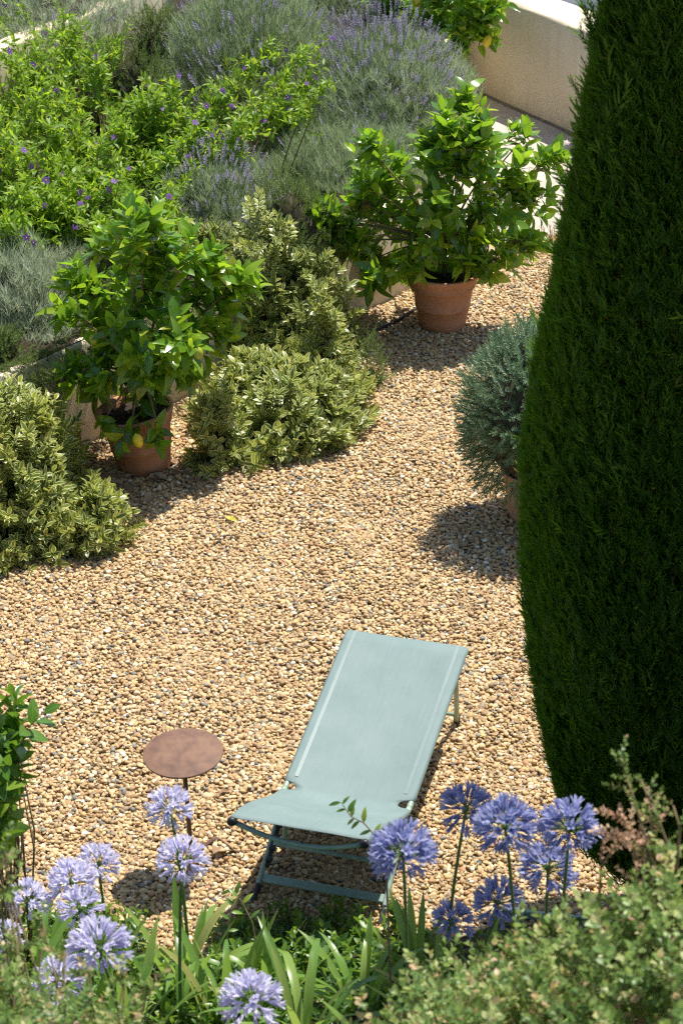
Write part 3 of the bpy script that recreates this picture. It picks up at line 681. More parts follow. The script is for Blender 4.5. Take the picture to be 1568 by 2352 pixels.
HEBE = [sprig_t(HLEAF[i % 2], 16, .95, .50, 1.12, .018, 1, True, .95, .12, .2, .85) for i in range(5)]
ROSE = [sprig_t(NEEDLE, 34, 1.0, .20, .95, .012, 1, False, .8, .05, .5) for i in range(4)]
BLUE = [sprig_t(NEEDLE_W, 30, 1.0, .22, .95, .010, 1, False, .9, .1, .5) for i in range(4)]
hm = [M['hebe_leaf'], M['green_stem']]
mound('hebe_shrub', 'cream edged variegated shrub spreading at the lower end of the plaster wall', 'shrub', dome_box(-140, 890, 240, 1335, 0, 1.35), HEBE, hm, 680, 290, .138, group='variegated shrubs', stems=60, upmix=.35, amp=.15, core=.5)
mound('hebe_shrub', 'low spreading variegated shoots on the gravel before the tilted lemon pot', 'shrub', dome_box(110, 1085, 300, 1300, 0, 1.2), HEBE, hm, 190, 150, .125, group='variegated shrubs', stems=30, upmix=.3, amp=.14, core=.45)
mound('hebe_shrub', 'low variegated shrub on the gravel between the two lemon pots', 'shrub', dome_box(460, 790, 815, 1075, 0, 1.35), HEBE, hm, 680, 290, .134, group='variegated shrubs', stems=60, upmix=.35, amp=.10, core=.5)
mound('hebe_shrub', 'tall variegated shrub leaning on the wall above the low one', 'shrub', dome_box(495, 548, 780, 880, 0, 1.0), HEBE, hm, 560, 280, .130, group='variegated shrubs', stems=60, upmix=.4, amp=.10, core=.5)
mound('hebe_shrub', 'low dark variegated shoots beside the tilted lemon pot', 'shrub', dome_box(440, 905, 570, 1088, 0, 1.0), HEBE, hm, 120, 120, .12, group='variegated shrubs', stems=60, upmix=.3, amp=.1, core=.4)
mound('hebe_shrub', 'narrow variegated shrub at the gravel side of the tall one', 'shrub', dome_box(680, 700, 805, 940, 0, .9), HEBE, hm, 150, 120, .13, group='variegated shrubs', stems=60, upmix=.35, amp=.1, core=.45)
mound('hebe_shrub', 'variegated shrub growing on the bed behind the near lemon tree', 'shrub', dome_box(385, 520, 600, 640, BZ, .8), HEBE, hm, 170, 100, .13, group='variegated shrubs', stems=60, upmix=.45, amp=.15, core=.5)
mound('hebe_shrub', 'small variegated sprig with a yellow tip against the wall by the far lemon pot', 'shrub', dome_box(735, 640, 815, 790, 0, .8), HEBE, hm, 34, 34, .12, group='variegated shrubs', stems=60, upmix=.6, core=0)
mound('low_shrub', 'little dark low shrub in the shade before the far lemon pot', 'shrub', dome_box(800, 765, 905, 900, 0, .8), ROSE, [M['rosemary_leaf'], M['twig']], 130, 60, .10, core=.3)

# ------------------------------------------------------------------ lavender, rosemary
RNG = np.random.default_rng(31)
def spike_t():
    b = Batch(); b.tube([(0, 0, 0), (.01, .5, .01), (0, .86, 0)], [.006, .005, .005], 3, 0, .4, False)
    for k in range(6):
        y = .80 + .038 * k; r = .020 * (1 - .09 * k)
        for j in range(4):
            a = j * 1.571 + k * .8; o_ = np.array([math.cos(a), 0, math.sin(a)])
            b.add(NEEDLE, np.array([0, y, 0]), o_ * .8 + np.array([0, .75, 0]), np.array([0, 1, 0]), np.array([[.16, .045, .1]]) * (1.25 if k in (1, 3) else 1.0), rnd=rr(0, .4))
            b.fm[-1] = np.ones(1, int)
    return b.tmpl()
SPIKE = [spike_t() for _ in range(3)]
TUFT = []
for _ in range(4):
    b = Batch(); bl = blade_t(.045, .1, 2)
    for k in range(12):
        a = rr(0, 6.28); sp = rr(.1, .75); o_ = np.array([math.cos(a), 0, math.sin(a)])
        b.add(bl, np.array([0, rr(0, .35), 0]), np.array([0, math.cos(sp), 0]) + o_ * math.sin(sp), o_, rr(.45, .75), rnd=rr(0, .4))
    TUFT.append(b.tmpl())
def lavender(label, box, z0, leaf, n_tuft, n_spike, spike_len, n_parts, k=1.5, spread=.75, tuft=.15):
    P0, rx, ry, h = dome_box(*box, z0, k)
    t, P, D = mound('lavender', label, 'lavender', (P0, rx, ry, h * (.82 if n_spike else 1)), TUFT, [M[leaf]], n_tuft, 0, tuft, group='lavender clumps', upmix=.75, core=.55, amp=.07)
    if not n_spike: return
    d = rdirs(n_spike * 3); d = d[d[:, 2] > .12][:n_spike]; n = len(d)
    L = spike_len * rr(.75, 1.2, n); D = nrm(d * [1, 1, .6] * spread + [0, 0, .75] + RNG.normal(0, .10, (n, 3)))
    tip = d * np.array([rx, ry, h]) * rr(.86, 1.08, n)[:, None]
    P = tip - D * L[:, None]; idx = RNG.integers(0, 3, n); mats = [M['lavender_leaf'], M['lavender_flower']]
    order = np.argsort(-(P @ nrm(EYE - P0) + RNG.normal(0, .1, n))); sel = order[:n_parts]; rest = order[n_parts:]
    tm = [tmpl_mesh(T, 'flower_spike', mats) for T in SPIKE]
    add_pieces('flower_spike', tm, mats, t, P[sel], D[sel], rdirs(len(sel)), [(L[i],) * 3 for i in sel], idx[sel])
    if len(rest):
        b = Batch()
        for q in range(3):
            s_ = rest[idx[rest] == q]; b.add(SPIKE[q], P[s_], D[s_], rdirs(len(s_)), L[s_])
        obj('flower_spikes', b.mesh('flower_spikes', mats), t, kind='stuff')
lavender('large purple lavender in full flower beside the boundary wall', (670, 10, 1080, 355), BZ, 'lavender_leaf', 3200, 800, .32, 290)
lavender('silvery green lavender without flowers just behind the far lemon tree', (600, 220, 1010, 480), BZ, 'lavender_leaf', 3000, 80, .28, 60)
lavender('flowering lavender clump between the violet bush and the variegated shrub', (330, 305, 665, 610), BZ, 'lavender_leaf', 2600, 420, .30, 220)
lavender('silver grey lavender cushion above the wall at the left edge', (-90, 520, 235, 815), BZ, 'lavender_grey', 2400, 0, .3, 0)
lavender('tall green lavender on the upper terrace at the top of the garden', (360, -110, 800, 310), BZ, 'lavender_leaf', 3400, 300, .34, 160)
lavender('lavender against the boundary wall at the very top', (640, -150, 930, 60), BZ, 'lavender_leaf', 1400, 160, .34, 100)
lavender('lavender partly hidden behind the violet bush in the top corner', (-80, -130, 330, 105), BZ + .42, 'lavender_grey', 1500, 60, .32, 60)
rm = [M['rosemary_leaf'], M['twig']]
mound('rosemary_bush', 'dark green rosemary between the flowering lavender and the far lemon tree', 'rosemary', dome_box(570, 375, 800, 610, BZ, .8), ROSE, rm, 560, 200, .13, group='rosemary bushes', upmix=.6)
mound('rosemary_bush', 'rosemary spilling over the terrace wall at the top', 'rosemary', dome_box(270, -20, 450, 215, BZ, .8), ROSE, rm, 520, 150, .14, group='rosemary bushes', upmix=.5, hang=.6)
mound('rosemary_bush', 'bright rosemary tuft amid the lavender near the top', 'rosemary', dome_box(610, 60, 780, 200, BZ, .8), ROSE, rm, 260, 120, .13, group='rosemary bushes', upmix=.7)
mound('rosemary_bush', 'small rosemary on the wall top at the left edge', 'rosemary', dome_box(-60, 720, 75, 860, BZ, .8), ROSE, rm, 240, 120, .12, group='rosemary bushes', upmix=.5, hang=.4)
mound('rosemary_bush', 'feathery green rosemary at the foot of the violet bush', 'rosemary', dome_box(170, 455, 430, 600, BZ, .6), ROSE, rm, 300, 140, .13, group='rosemary bushes', upmix=.6)
mound('rosemary_bush', 'grey green wispy rosemary seen through the far lemon tree', 'rosemary', dome_box(1085, 400, 1190, 520, BZ - .58, .8), ROSE, [M['blue_leaf'], M['twig']], 160, 80, .15, group='rosemary bushes', upmix=.6, core=.3)
def trailing(label, x0, x1, drop, n, seed, zt=W1H + .03):
    """rosemary shoots hanging over the face of the retaining wall"""
    t0 = (x0 + x1) / 2
    base = W1A + W1D * t0; t = thing('trailing_rosemary', label, 'rosemary', (*base, zt), group='trailing rosemary on the wall')
    P = []; D = []
    for i in range(n):
        x = rr(x0, x1) - t0; k = rr(0, 1) ** 1.3; dz = -k * drop * rr(.5, 1.0) * (1 - abs(x) / (x1 - x0))
        out = .02 + .06 * (1 - k) + .03 * RNG.random() - (.12 if k < .2 else 0)
        p = W1D * x + W1N * out; P.append((p[0], p[1], dz + (.03 if k < .2 else 0)))
        D.append((W1N[0] * .5 * (1.2 - k) + RNG.normal(0, .25), W1N[1] * .5 * (1.2 - k) + RNG.normal(0, .25), .25 - 1.1 * k + RNG.normal(0, .15)))
    P = np.array(P); D = nrm(D); idx = RNG.integers(0, 4, n); L = rr(.07, .12, n)
    m = min(n, 120); tm = [tmpl_mesh(T, 'sprig', rm) for T in ROSE]
    add_pieces('sprig', tm, rm, t, P[:m], D[:m], rdirs(m), [(l,) * 3 for l in L[:m]], idx[:m])
    if n > m: 
        b = Batch(); b.add(ROSE[0], P[m:], D[m:], rdirs(n - m), L[m:]); obj('foliage', b.mesh('foliage', rm), t, kind='stuff')
mound('rosemary_bush', 'spreading rosemary along the wall top behind the near lemon tree', 'rosemary', dome_box(200, 600, 420, 745, BZ, .8), ROSE, rm, 320, 120, .14, group='rosemary bushes', upmix=.5, hang=.3)
mound('rosemary_bush', 'rosemary between the flowering lavender and the wall', 'rosemary', dome_box(560, 520, 740, 640, BZ, .8), ROSE, rm, 260, 100, .13, group='rosemary bushes', upmix=.5, hang=.3)
mound('rosemary_bush', 'dark rosemary in the gap beside the tall lavender at the top', 'rosemary', dome_box(430, 190, 640, 350, BZ, .8), ROSE, rm, 360, 100, .15, group='rosemary bushes', upmix=.6)
mound('rosemary_bush', 'rosemary deep behind the violet bush', 'rosemary', dome_box(190, 90, 440, 330, BZ, .5), ROSE, rm, 420, 80, .15, group='rosemary bushes', upmix=.6)
def along(px, py, z): return float((at(px, py, z)[:2] - W1A) @ W1D)
trailing('trailing rosemary hanging over the wall beside the far lemon pot', along(690, 620, W1H), along(905, 560, W1H), .42, 190, 1)
trailing('creeping rosemary over the wall edge between the variegated shrubs', along(255, 770, W1H), along(700, 600, W1H), .16, 420, 3)
trailing('trailing rosemary hanging over the wall beside the near lemon pot', along(30, 850, W1H), along(125, 805, W1H), .45, 170, 2)
trailing('creeping rosemary over the wall top at the left edge', along(-60, 885, W1H), along(75, 835, W1H), .22, 260, 4)
trailing('thin dry creeper on the wall top behind the near lemon tree', along(120, 810, W1H), along(270, 745, W1H), .12, 260, 5)

# ------------------------------------------------------------------ violet potato bush
RNG = np.random.default_rng(41)
def violet_flower():
    b = Batch()
    for k in range(5):
        a = k * 1.2566; o_ = np.array([math.cos(a), .25, math.sin(a)])
        b.add(ROUND[0], np.zeros(3), o_, np.array([0, 1, 0]), np.array([[.5, .55, .5]]), rnd=.02 * k)
    b.lathe([(0, .16), (.07, .12), (.09, .02), (.05, 0)], 6, 1)
    V = b.V[-1]; b.V[-1] = V[:, [0, 2, 1]]
    return b.tmpl()
VF = violet_flower()
def potato_bush():
    base = at(225, 545, BZ)
    t = thing('violet_flowering_bush', 'large sprawling yellow green bush dotted with small violet flowers', 'bush', base)
    lobes = [(x + rr(-22, 22) + (35 if (y // 72) % 2 else 0), y + rr(-20, 20), 62, 3) for y in range(10, 560, 72) for x in range(-30, 440, 72) if not (x > 250 and y < 170) and not (x > 330 and y > 470)]
    lobes += [(470, 285, 55, 3), (520, 230, 45, 2), (560, 160, 35, 2), (610, 115, 32, 2), (640, 95, 22, 1), (480, 330, 45, 2), (560, 290, 40, 2), (610, 255, 40, 2), (665, 235, 45, 3), (720, 215, 40, 3), (755, 190, 22, 1), (690, 120, 20, 1), (745, 90, 18, 1), (390, 190, 35, 1), (260, 110, 40, 2), (350, 240, 50, 3), (420, 400, 45, 2)]
    st = Batch(); LP = []; LD = []; LS = []; FP = []
    for (cx, cy, r, n) in lobes:
        c0 = at(cx, cy, BZ + rr(.30, .70)) - base; rw = r / scale_at(c0 + base)
        for _ in range(int(n * 2.6)):
            tip = c0 + rdirs(1)[0] * rw * rr(.3, 1.0) * [1, 1.3, 1]; tip[2] = max(tip[2], .12)
            root = np.array([tip[0] * .72 + rr(-.1, .1), tip[1] * .8 + rr(-.1, .1), 0])
            mid = root * .5 + tip * .5 + np.array([rr(-.1, .1), rr(-.1, .1), .10 + .15 * RNG.random()]); mid[2] = max(mid[2], .05)
            s_ = np.linspace(0, 1, 12)[:, None]; path = root * (1 - s_) ** 2 + 2 * s_ * (1 - s_) * mid + s_ * s_ * tip
            if path[:, 2].min() < -.1: pass
            st.tube(path, np.linspace(.008, .0015, 12), 3, 0, .2, False)
            for f in np.arange(.42, 1.0, .030):
                f2 = f + rr(-.01, .01); p = root * (1 - f2) ** 2 + 2 * f2 * (1 - f2) * mid + f2 * f2 * tip
                tg = nrm(2 * (1 - f2) * (mid - root) + 2 * f2 * (tip - mid))
                for q in range(2):
                    o_ = rdirs(1)[0]; LP.append(p); LD.append(tg * .55 + o_ * .8 + [0, 0, .15]); LS.append(rr(.04, .078))
            for q in range(5):       # leafy side shoots
                f2 = rr(.35, .98); p = root * (1 - f2) ** 2 + 2 * f2 * (1 - f2) * mid + f2 * f2 * tip
                dd = nrm(rdirs(1)[0] + [0, -.2, .8]); ln = rr(.06, .16); e = p + dd * ln
                st.tube([p, e], [.0022, .0012], 3, 0, .2, False)
                for k in range(9):
                    o_ = rdirs(1)[0]; LP.append(p + dd * ln * (k + 1) / 9); LD.append(dd * .7 + o_ * .75); LS.append(rr(.036, .075))
            if RNG.random() < .20: FP.append(tip + rdirs(1)[0] * .05)
    LP = np.array(LP); LD = nrm(np.array(LD)); LS = np.array(LS); n = len(LP)
    U = nrm(RNG.normal(0, .5, (n, 3)) + [0, -.25, 1]); idx = RNG.integers(0, 3, n)
    order = np.argsort(-LP[:, 2] + .25 * LP[:, 1] + RNG.normal(0, .25, n)); sel, rest = order[:290], order[290:]
    tm = [tmpl_mesh(T, 'leaf', [M['solanum_leaf']]) for T in NARROW]
    add_pieces('leaf', tm, None, t, LP[sel], LD[sel], U[sel], [(LS[i],) * 3 for i in sel], idx[sel])
    b = Batch()
    for k in range(3):
        s_ = rest[idx[rest] == k]; b.add(NARROW[k], LP[s_], LD[s_], U[s_], LS[s_])
    obj('foliage', b.mesh('foliage', M['solanum_leaf']), t, kind='stuff')
    obj('stems', st.mesh('stems', M['twig']), t)
    fm = tmpl_mesh(VF, 'flower', [M['violet_petal'], M['yellow']])
    v = nrm(EYE - base)
    for p in FP:
        d = nrm(v + rdirs(1)[0] * .7); p = p + v * .10
        obj('flower', fm, t, placed(p, d, rdirs(1)[0], .046 * rr(.75, 1.2)))
    print('solanum leaves', n, 'flowers', len(FP))
potato_bush()

# ------------------------------------------------------------------ lemon trees
def lemon_mesh():
    prof = [(0, -.5), (.05, -.49), (.075, -.46), (.16, -.42), (.27, -.30), (.335, -.12), (.345, .05), (.30, .24), (.20, .38), (.10, .44), (.055, .47), (.03, .51), (0, .52)]
    return prof
LEMON = Batch().lathe(lemon_mesh(), 18)
lem_y = LEMON.mesh('lemon', M['lemon']); lem_g = Batch().lathe(lemon_mesh(), 18).mesh('lemon', M['green_lemon'])
def terracotta_pot(t, rim, hgt, base_r, mat, tilt=0.0, name='terracotta_pot'):
    r0, r1 = base_r, rim
    def R(f): return r0 + (r1 * .90 - r0) * f
    prof = [(0, .004), (r0 * .9, 0), (r0, .008), (R(.2), hgt * .2), (R(.435), hgt * .40), (R(.44) + .0035, hgt * .405), (R(.45) + .0035, hgt * .42), (R(.46), hgt * .425), (R(.72), hgt * .72), (R(.74) + .006, hgt * .735), (R(.76) + .011, hgt * .75), (R(.79) + .011, hgt * .775),
            (R(.80) + .004, hgt * .785), (r1 * .93, hgt * .86), (r1 * .975, hgt * .93), (r1, hgt * .965), (r1 * .995, hgt * .99), (r1 * .97, hgt), (r1 * .90, hgt * .995), (r1 * .87, hgt * .96), (r1 * .84, hgt * .85), (r1 * .80, hgt * .72)]
    Rm = Euler((0, tilt, 0)).to_matrix().to_4x4()
    p = obj(name, Batch().lathe(prof, 56).mesh(name, mat), t, Rm)
    V = [(0, 0, hgt * .89)]; n = 28
    for k, rr_ in enumerate((.4, .75, .86)):
        for j in range(n): V.append((r1 * rr_ * math.cos(j / n * 6.283), r1 * rr_ * math.sin(j / n * 6.283), hgt * .88 + RNG.normal(0, .006)))
    F = [(0, 1 + j, 1 + (j + 1) % n) for j in range(n)] + [(1 + k * n + j, 1 + (k + 1) * n + j, 1 + (k + 1) * n + (j + 1) % n, 1 + k * n + (j + 1) % n) for k in range(2) for j in range(n)]
    obj('potting_soil', Batch().raw(V, F).mesh('potting_soil', M['soil']), p)
def lemon_tree(label, base, lobes, fork_h, pot, lemons, n_leaf_parts=295, leaf_len=.130, seed=1, tilt=0.0, ydeep=.22, potkw=None):
    global RNG
    RNG = np.random.default_rng(seed)
    t = thing('potted_lemon_tree', label, 'lemon tree', base, group='potted lemon trees')
    base = np.asarray(base, float)
    pot(t)
    fork = np.array([.0, 0, fork_h]); st = Batch()
    trunk = np.array([[0, 0, .3], [.01, .01, .3 + (fork_h - .3) * .5], fork])
    obj('trunk', Batch().tube(trunk, [.018, .016, .013], 8).mesh('trunk', M['bark']), t)
    cc = np.mean([at_y(l[0], l[1], base[1]) for l in lobes], axis=0) - base
    LP, LD, LS, LU = [], [], [], []
    for l in lobes:
        cx, cy, r, n = l[:4]; dy = l[4] if len(l) > 4 else rr(-ydeep, ydeep)
        c = at_y(cx, cy, base[1] + dy) - base; rw = r / scale_at(c + base)
        mid = fork * .5 + c * .5 + [0, 0, .05]; s_ = np.linspace(0, 1, 7)[:, None]
        root = fork * (1 - .3) + trunk[1] * .3
        path = root * (1 - s_) ** 2 + 2 * s_ * (1 - s_) * mid + s_ * s_ * c
        st.tube(path, np.linspace(.010, .004, 7), 5, 0, .2, False)
        for _ in range(int(n * 1.75 + .5)):
            p = c + rdirs(1)[0] * rw * rr(.15, .95) ** .7 * [1, 1, .9]
            d = nrm(nrm(p - cc) * .8 + rdirs(1)[0] * .55 + [0, 0, .45]); ln = rr(.08, .17)
            p0 = p - d * ln * .6; st.tube([c, p0 * .6 + c * .4, p0, p0 + d * ln], [.0035, .003, .0026, .0014], 4, 0, .2, False)
            k = int(RNG.integers(6, 11)); ph = rr(0, 6.28)
            X = nrm(np.cross(d, [.3, .2, 1])); Y = np.cross(d, X)
            for i in range(k):
                f = (i + 1) / k; a = ph + i * 2.4; o_ = X * math.cos(a) + Y * math.sin(a)
                sp = 1.15 - .65 * f + rr(-.15, .15)
                D = d * math.cos(sp) + o_ * math.sin(sp) - np.array([0, 0, .18 * (1 - f)])
                LP.append(p0 + d * ln * f); LD.append(D); LS.append(leaf_len * rr(.55, 1.2) * (1 - .25 * (f > .85)))
                LU.append(nrm(d * math.sin(sp) - o_ * math.cos(sp) + [0, -.12, .7] + RNG.normal(0, .32, 3)))
    LP = np.array(LP); LD = nrm(np.array(LD)); LS = np.array(LS); LU = np.array(LU); n = len(LP); idx = RNG.integers(0, len(LEAF), n)
    order = np.argsort(-(LP @ nrm(EYE - base))); sel, rest = order[:n_leaf_parts], order[n_leaf_parts:]
    tm = [tmpl_mesh(T, 'leaf', [M['lemon_leaf']]) for T in LEAF]
    add_pieces('leaf', tm, None, t, LP[sel], LD[sel], LU[sel], [(LS[i],) * 3 for i in sel], idx[sel])
    if len(rest):
        b = Batch()
        for k in range(len(LEAF)):
            s_ = rest[idx[rest] == k]; b.add(LEAF[k], LP[s_], LD[s_], LU[s_], LS[s_])
        obj('foliage', b.mesh('foliage', M['lemon_leaf']), t, kind='stuff')
    obj('branches', st.mesh('branches', M['twig']), t)
    for (px, py, dy, size, ripe) in lemons:
        p = at_y(px, py, base[1] + dy) - base
        obj('lemon', lem_y if ripe else lem_g, t, Matrix.Translation(Vector(p)) @ Euler((rr(-.3, .3), rr(-.3, .3), rr(0, 6))).to_matrix().to_4x4() @ Matrix.Scale(size, 4))
    print('lemon leaves', n)
    return t
P1 = at(335, 1072); P2 = at(1015, 750)
lemon_tree('bushy lemon tree in a tilted terracotta pot between the variegated shrubs', P1,
    [(330, 515, 50, 5), (295, 580, 75, 8), (395, 585, 75, 8), (190, 640, 60, 6), (470, 620, 60, 6), (330, 660, 100, 11), (445, 690, 85, 9), (555, 645, 45, 5), (235, 720, 70, 6), (160, 715, 45, 3),
     (370, 770, 95, 10), (470, 790, 60, 5), (270, 810, 75, 6), (190, 850, 40, 3), (215, 890, 45, 3), (420, 845, 60, 4), (320, 870, 60, 4), (340, 850, 55, 4, -.18), (290, 785, 65, 4, -.2), (410, 800, 50, 4, -.2), (300, 905, 40, 2, -.05), (235, 870, 45, 3), (240, 965, 26, 1, -.24), (300, 990, 24, 1, -.27), (365, 990, 16, 1, -.27)],
    .62, lambda t: terracotta_pot(t, .232, .385, .152, M['terracotta'], math.radians(-8)), [(317, 1012, -.36, .088, True), (455, 812, -.28, .085, False), (215, 780, -.2, .07, False)], seed=51)
lemon_tree('bright leafy lemon tree in an upright terracotta pot near the path', P2,
    [(1075, 250, 42, 5), (1030, 290, 55, 6), (1100, 320, 60, 7), (990, 340, 50, 5), (855, 350, 45, 5), (900, 400, 65, 7), (1000, 410, 85, 9), (1110, 400, 80, 9), (1190, 330, 38, 3), (1185, 410, 60, 6), (1250, 385, 45, 4), (1210, 470, 55, 5),
     (830, 470, 60, 6), (770, 515, 55, 6), (735, 505, 30, 2), (900, 500, 80, 9), (1010, 500, 85, 9), (1110, 500, 75, 8), (1190, 550, 45, 4), (800, 560, 45, 4), (870, 590, 60, 6), (960, 580, 70, 7), (1060, 585, 60, 6), (1140, 600, 45, 4), (765, 500, 45, 5, -.1), (722, 508, 24, 3, -.1), (800, 545, 45, 4, -.15), (840, 430, 45, 3, -.1), (980, 590, 55, 4, -.2), (1060, 590, 50, 4, -.2), (915, 600, 45, 3, -.2), (1010, 490, 70, 5, -.2), (1100, 540, 45, 3, -.15), (875, 640, 32, 3, -.25), (1215, 560, 25, 2)],
    .62, lambda t: terracotta_pot(t, .240, .40, .150, M['terracotta']), [(960, 598, -.2, .08, False)], seed=52)
P3b = at(990, 200)
def stone_pot(t):
    prof = [(0, .004), (.16, 0), (.17, .02), (.20, .12), (.245, .3), (.262, .42), (.258, .47), (.27, .49), (.27, .53), (.25, .545), (.235, .53), (.225, .46)]
    p = obj('stone_pot', Batch().lathe(prof, 40).mesh('stone_pot', M['stone_pot']), t)
    obj('potting_soil', Batch().lathe([(.0, .47), (.23, .465)], 24).mesh('potting_soil', M['soil']), p)
lemon_tree('lemon tree in a white stone pot before the boundary wall at the top', P3b,
    [(880, 15, 35, 4, -0.25), (920, 35, 40, 5, -0.25), (1000, 40, 40, 5, -0.50), (1060, 40, 40, 5, -0.85), (1110, 40, 30, 4, -0.85), (1140, 5, 25, 3, -0.85), (900, -10, 50, 6, -0.25), (960, 20, 55, 7, -0.25), (1020, 5, 55, 7, -0.50), (1090, 5, 50, 6, -0.85), (1130, 20, 30, 4, -0.85), (940, 60, 35, 4, -0.25), (1010, 60, 45, 5, -0.50), (1060, 75, 35, 4, -0.85), (1105, 75, 20, 2, -0.85), (1120, 95, 10, 1, -0.85), (1050, 110, 22, 2, -0.85), (980, -70, 80, 8, -0.50), (1080, -70, 70, 7, -0.85), (880, 35, 25, 2, -0.25)],
    .95, stone_pot, [(1118, 94, -.92, .105, True), (960, 4, -.62, .09, True)], seed=53, leaf_len=.12)

# ------------------------------------------------------------------ grey green ball shrub in a pot, cypress
RNG = np.random.default_rng(61)
def ball_shrub():
    base = at(1222, 1190)
    t = thing('potted_round_shrub', 'round grey green shrub in a clay pot half hidden by the cypress', 'shrub', base)
    terracotta_pot(t, .19, .32, .13, M['terracotta2'])
    s = scale_at(base + [0, 0, .7]); c = at_y(1242, 938, base[1]) - base; r = 205 / s
    n = 2600; d = rdirs(n * 2); d = d[d[:, 2] > -.75][:n]; n = len(d); f = lumps(5, .06)
    rad = f(d) * np.where(RNG.random(n) < .45, rr(.6, .88, n), rr(.9, 1.03, n)); L = rr(.085, .135, n)
    D = nrm(d + [0, 0, .25] + RNG.normal(0, .25, (n, 3))); P = c + d * np.array([r, r * .95, r * 1.02]) * rad[:, None] - D * L[:, None] * .8
    idx = RNG.integers(0, 4, n); order = np.argsort(-((P - c) @ nrm(EYE - base) - .25 * P[:, 0])); sel, rest = order[:290], order[290:]
    mats = [M['blue_leaf'], M['twig']]; tm = [tmpl_mesh(T, 'sprig', mats) for T in BLUE]
    add_pieces('sprig', tm, mats, t, P[sel], D[sel], rdirs(len(sel)), [(L[i],) * 3 for i in sel], idx[sel])
    b = Batch()
    for k in range(4):
        s_ = rest[idx[rest] == k]; b.add(BLUE[k], P[s_], D[s_], rdirs(len(s_)), L[s_])
    obj('foliage', b.mesh('foliage', mats), t, kind='stuff')
    st = Batch()
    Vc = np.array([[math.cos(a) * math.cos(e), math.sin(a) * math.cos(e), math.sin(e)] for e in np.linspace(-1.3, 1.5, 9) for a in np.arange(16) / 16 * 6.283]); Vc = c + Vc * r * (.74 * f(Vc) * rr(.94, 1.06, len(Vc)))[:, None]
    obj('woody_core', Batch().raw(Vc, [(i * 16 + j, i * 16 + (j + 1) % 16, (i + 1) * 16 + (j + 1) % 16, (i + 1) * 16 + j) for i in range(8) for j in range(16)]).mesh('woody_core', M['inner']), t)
    for _ in range(40):
        e = c + rdirs(1)[0] * r * .7; st.tube([(0, 0, .29), c * .6 + e * .4 - [0, 0, .1], e], [.007, .005, .002], 4)
    obj('branches', st.mesh('branches', M['bark']), t)
ball_shrub()
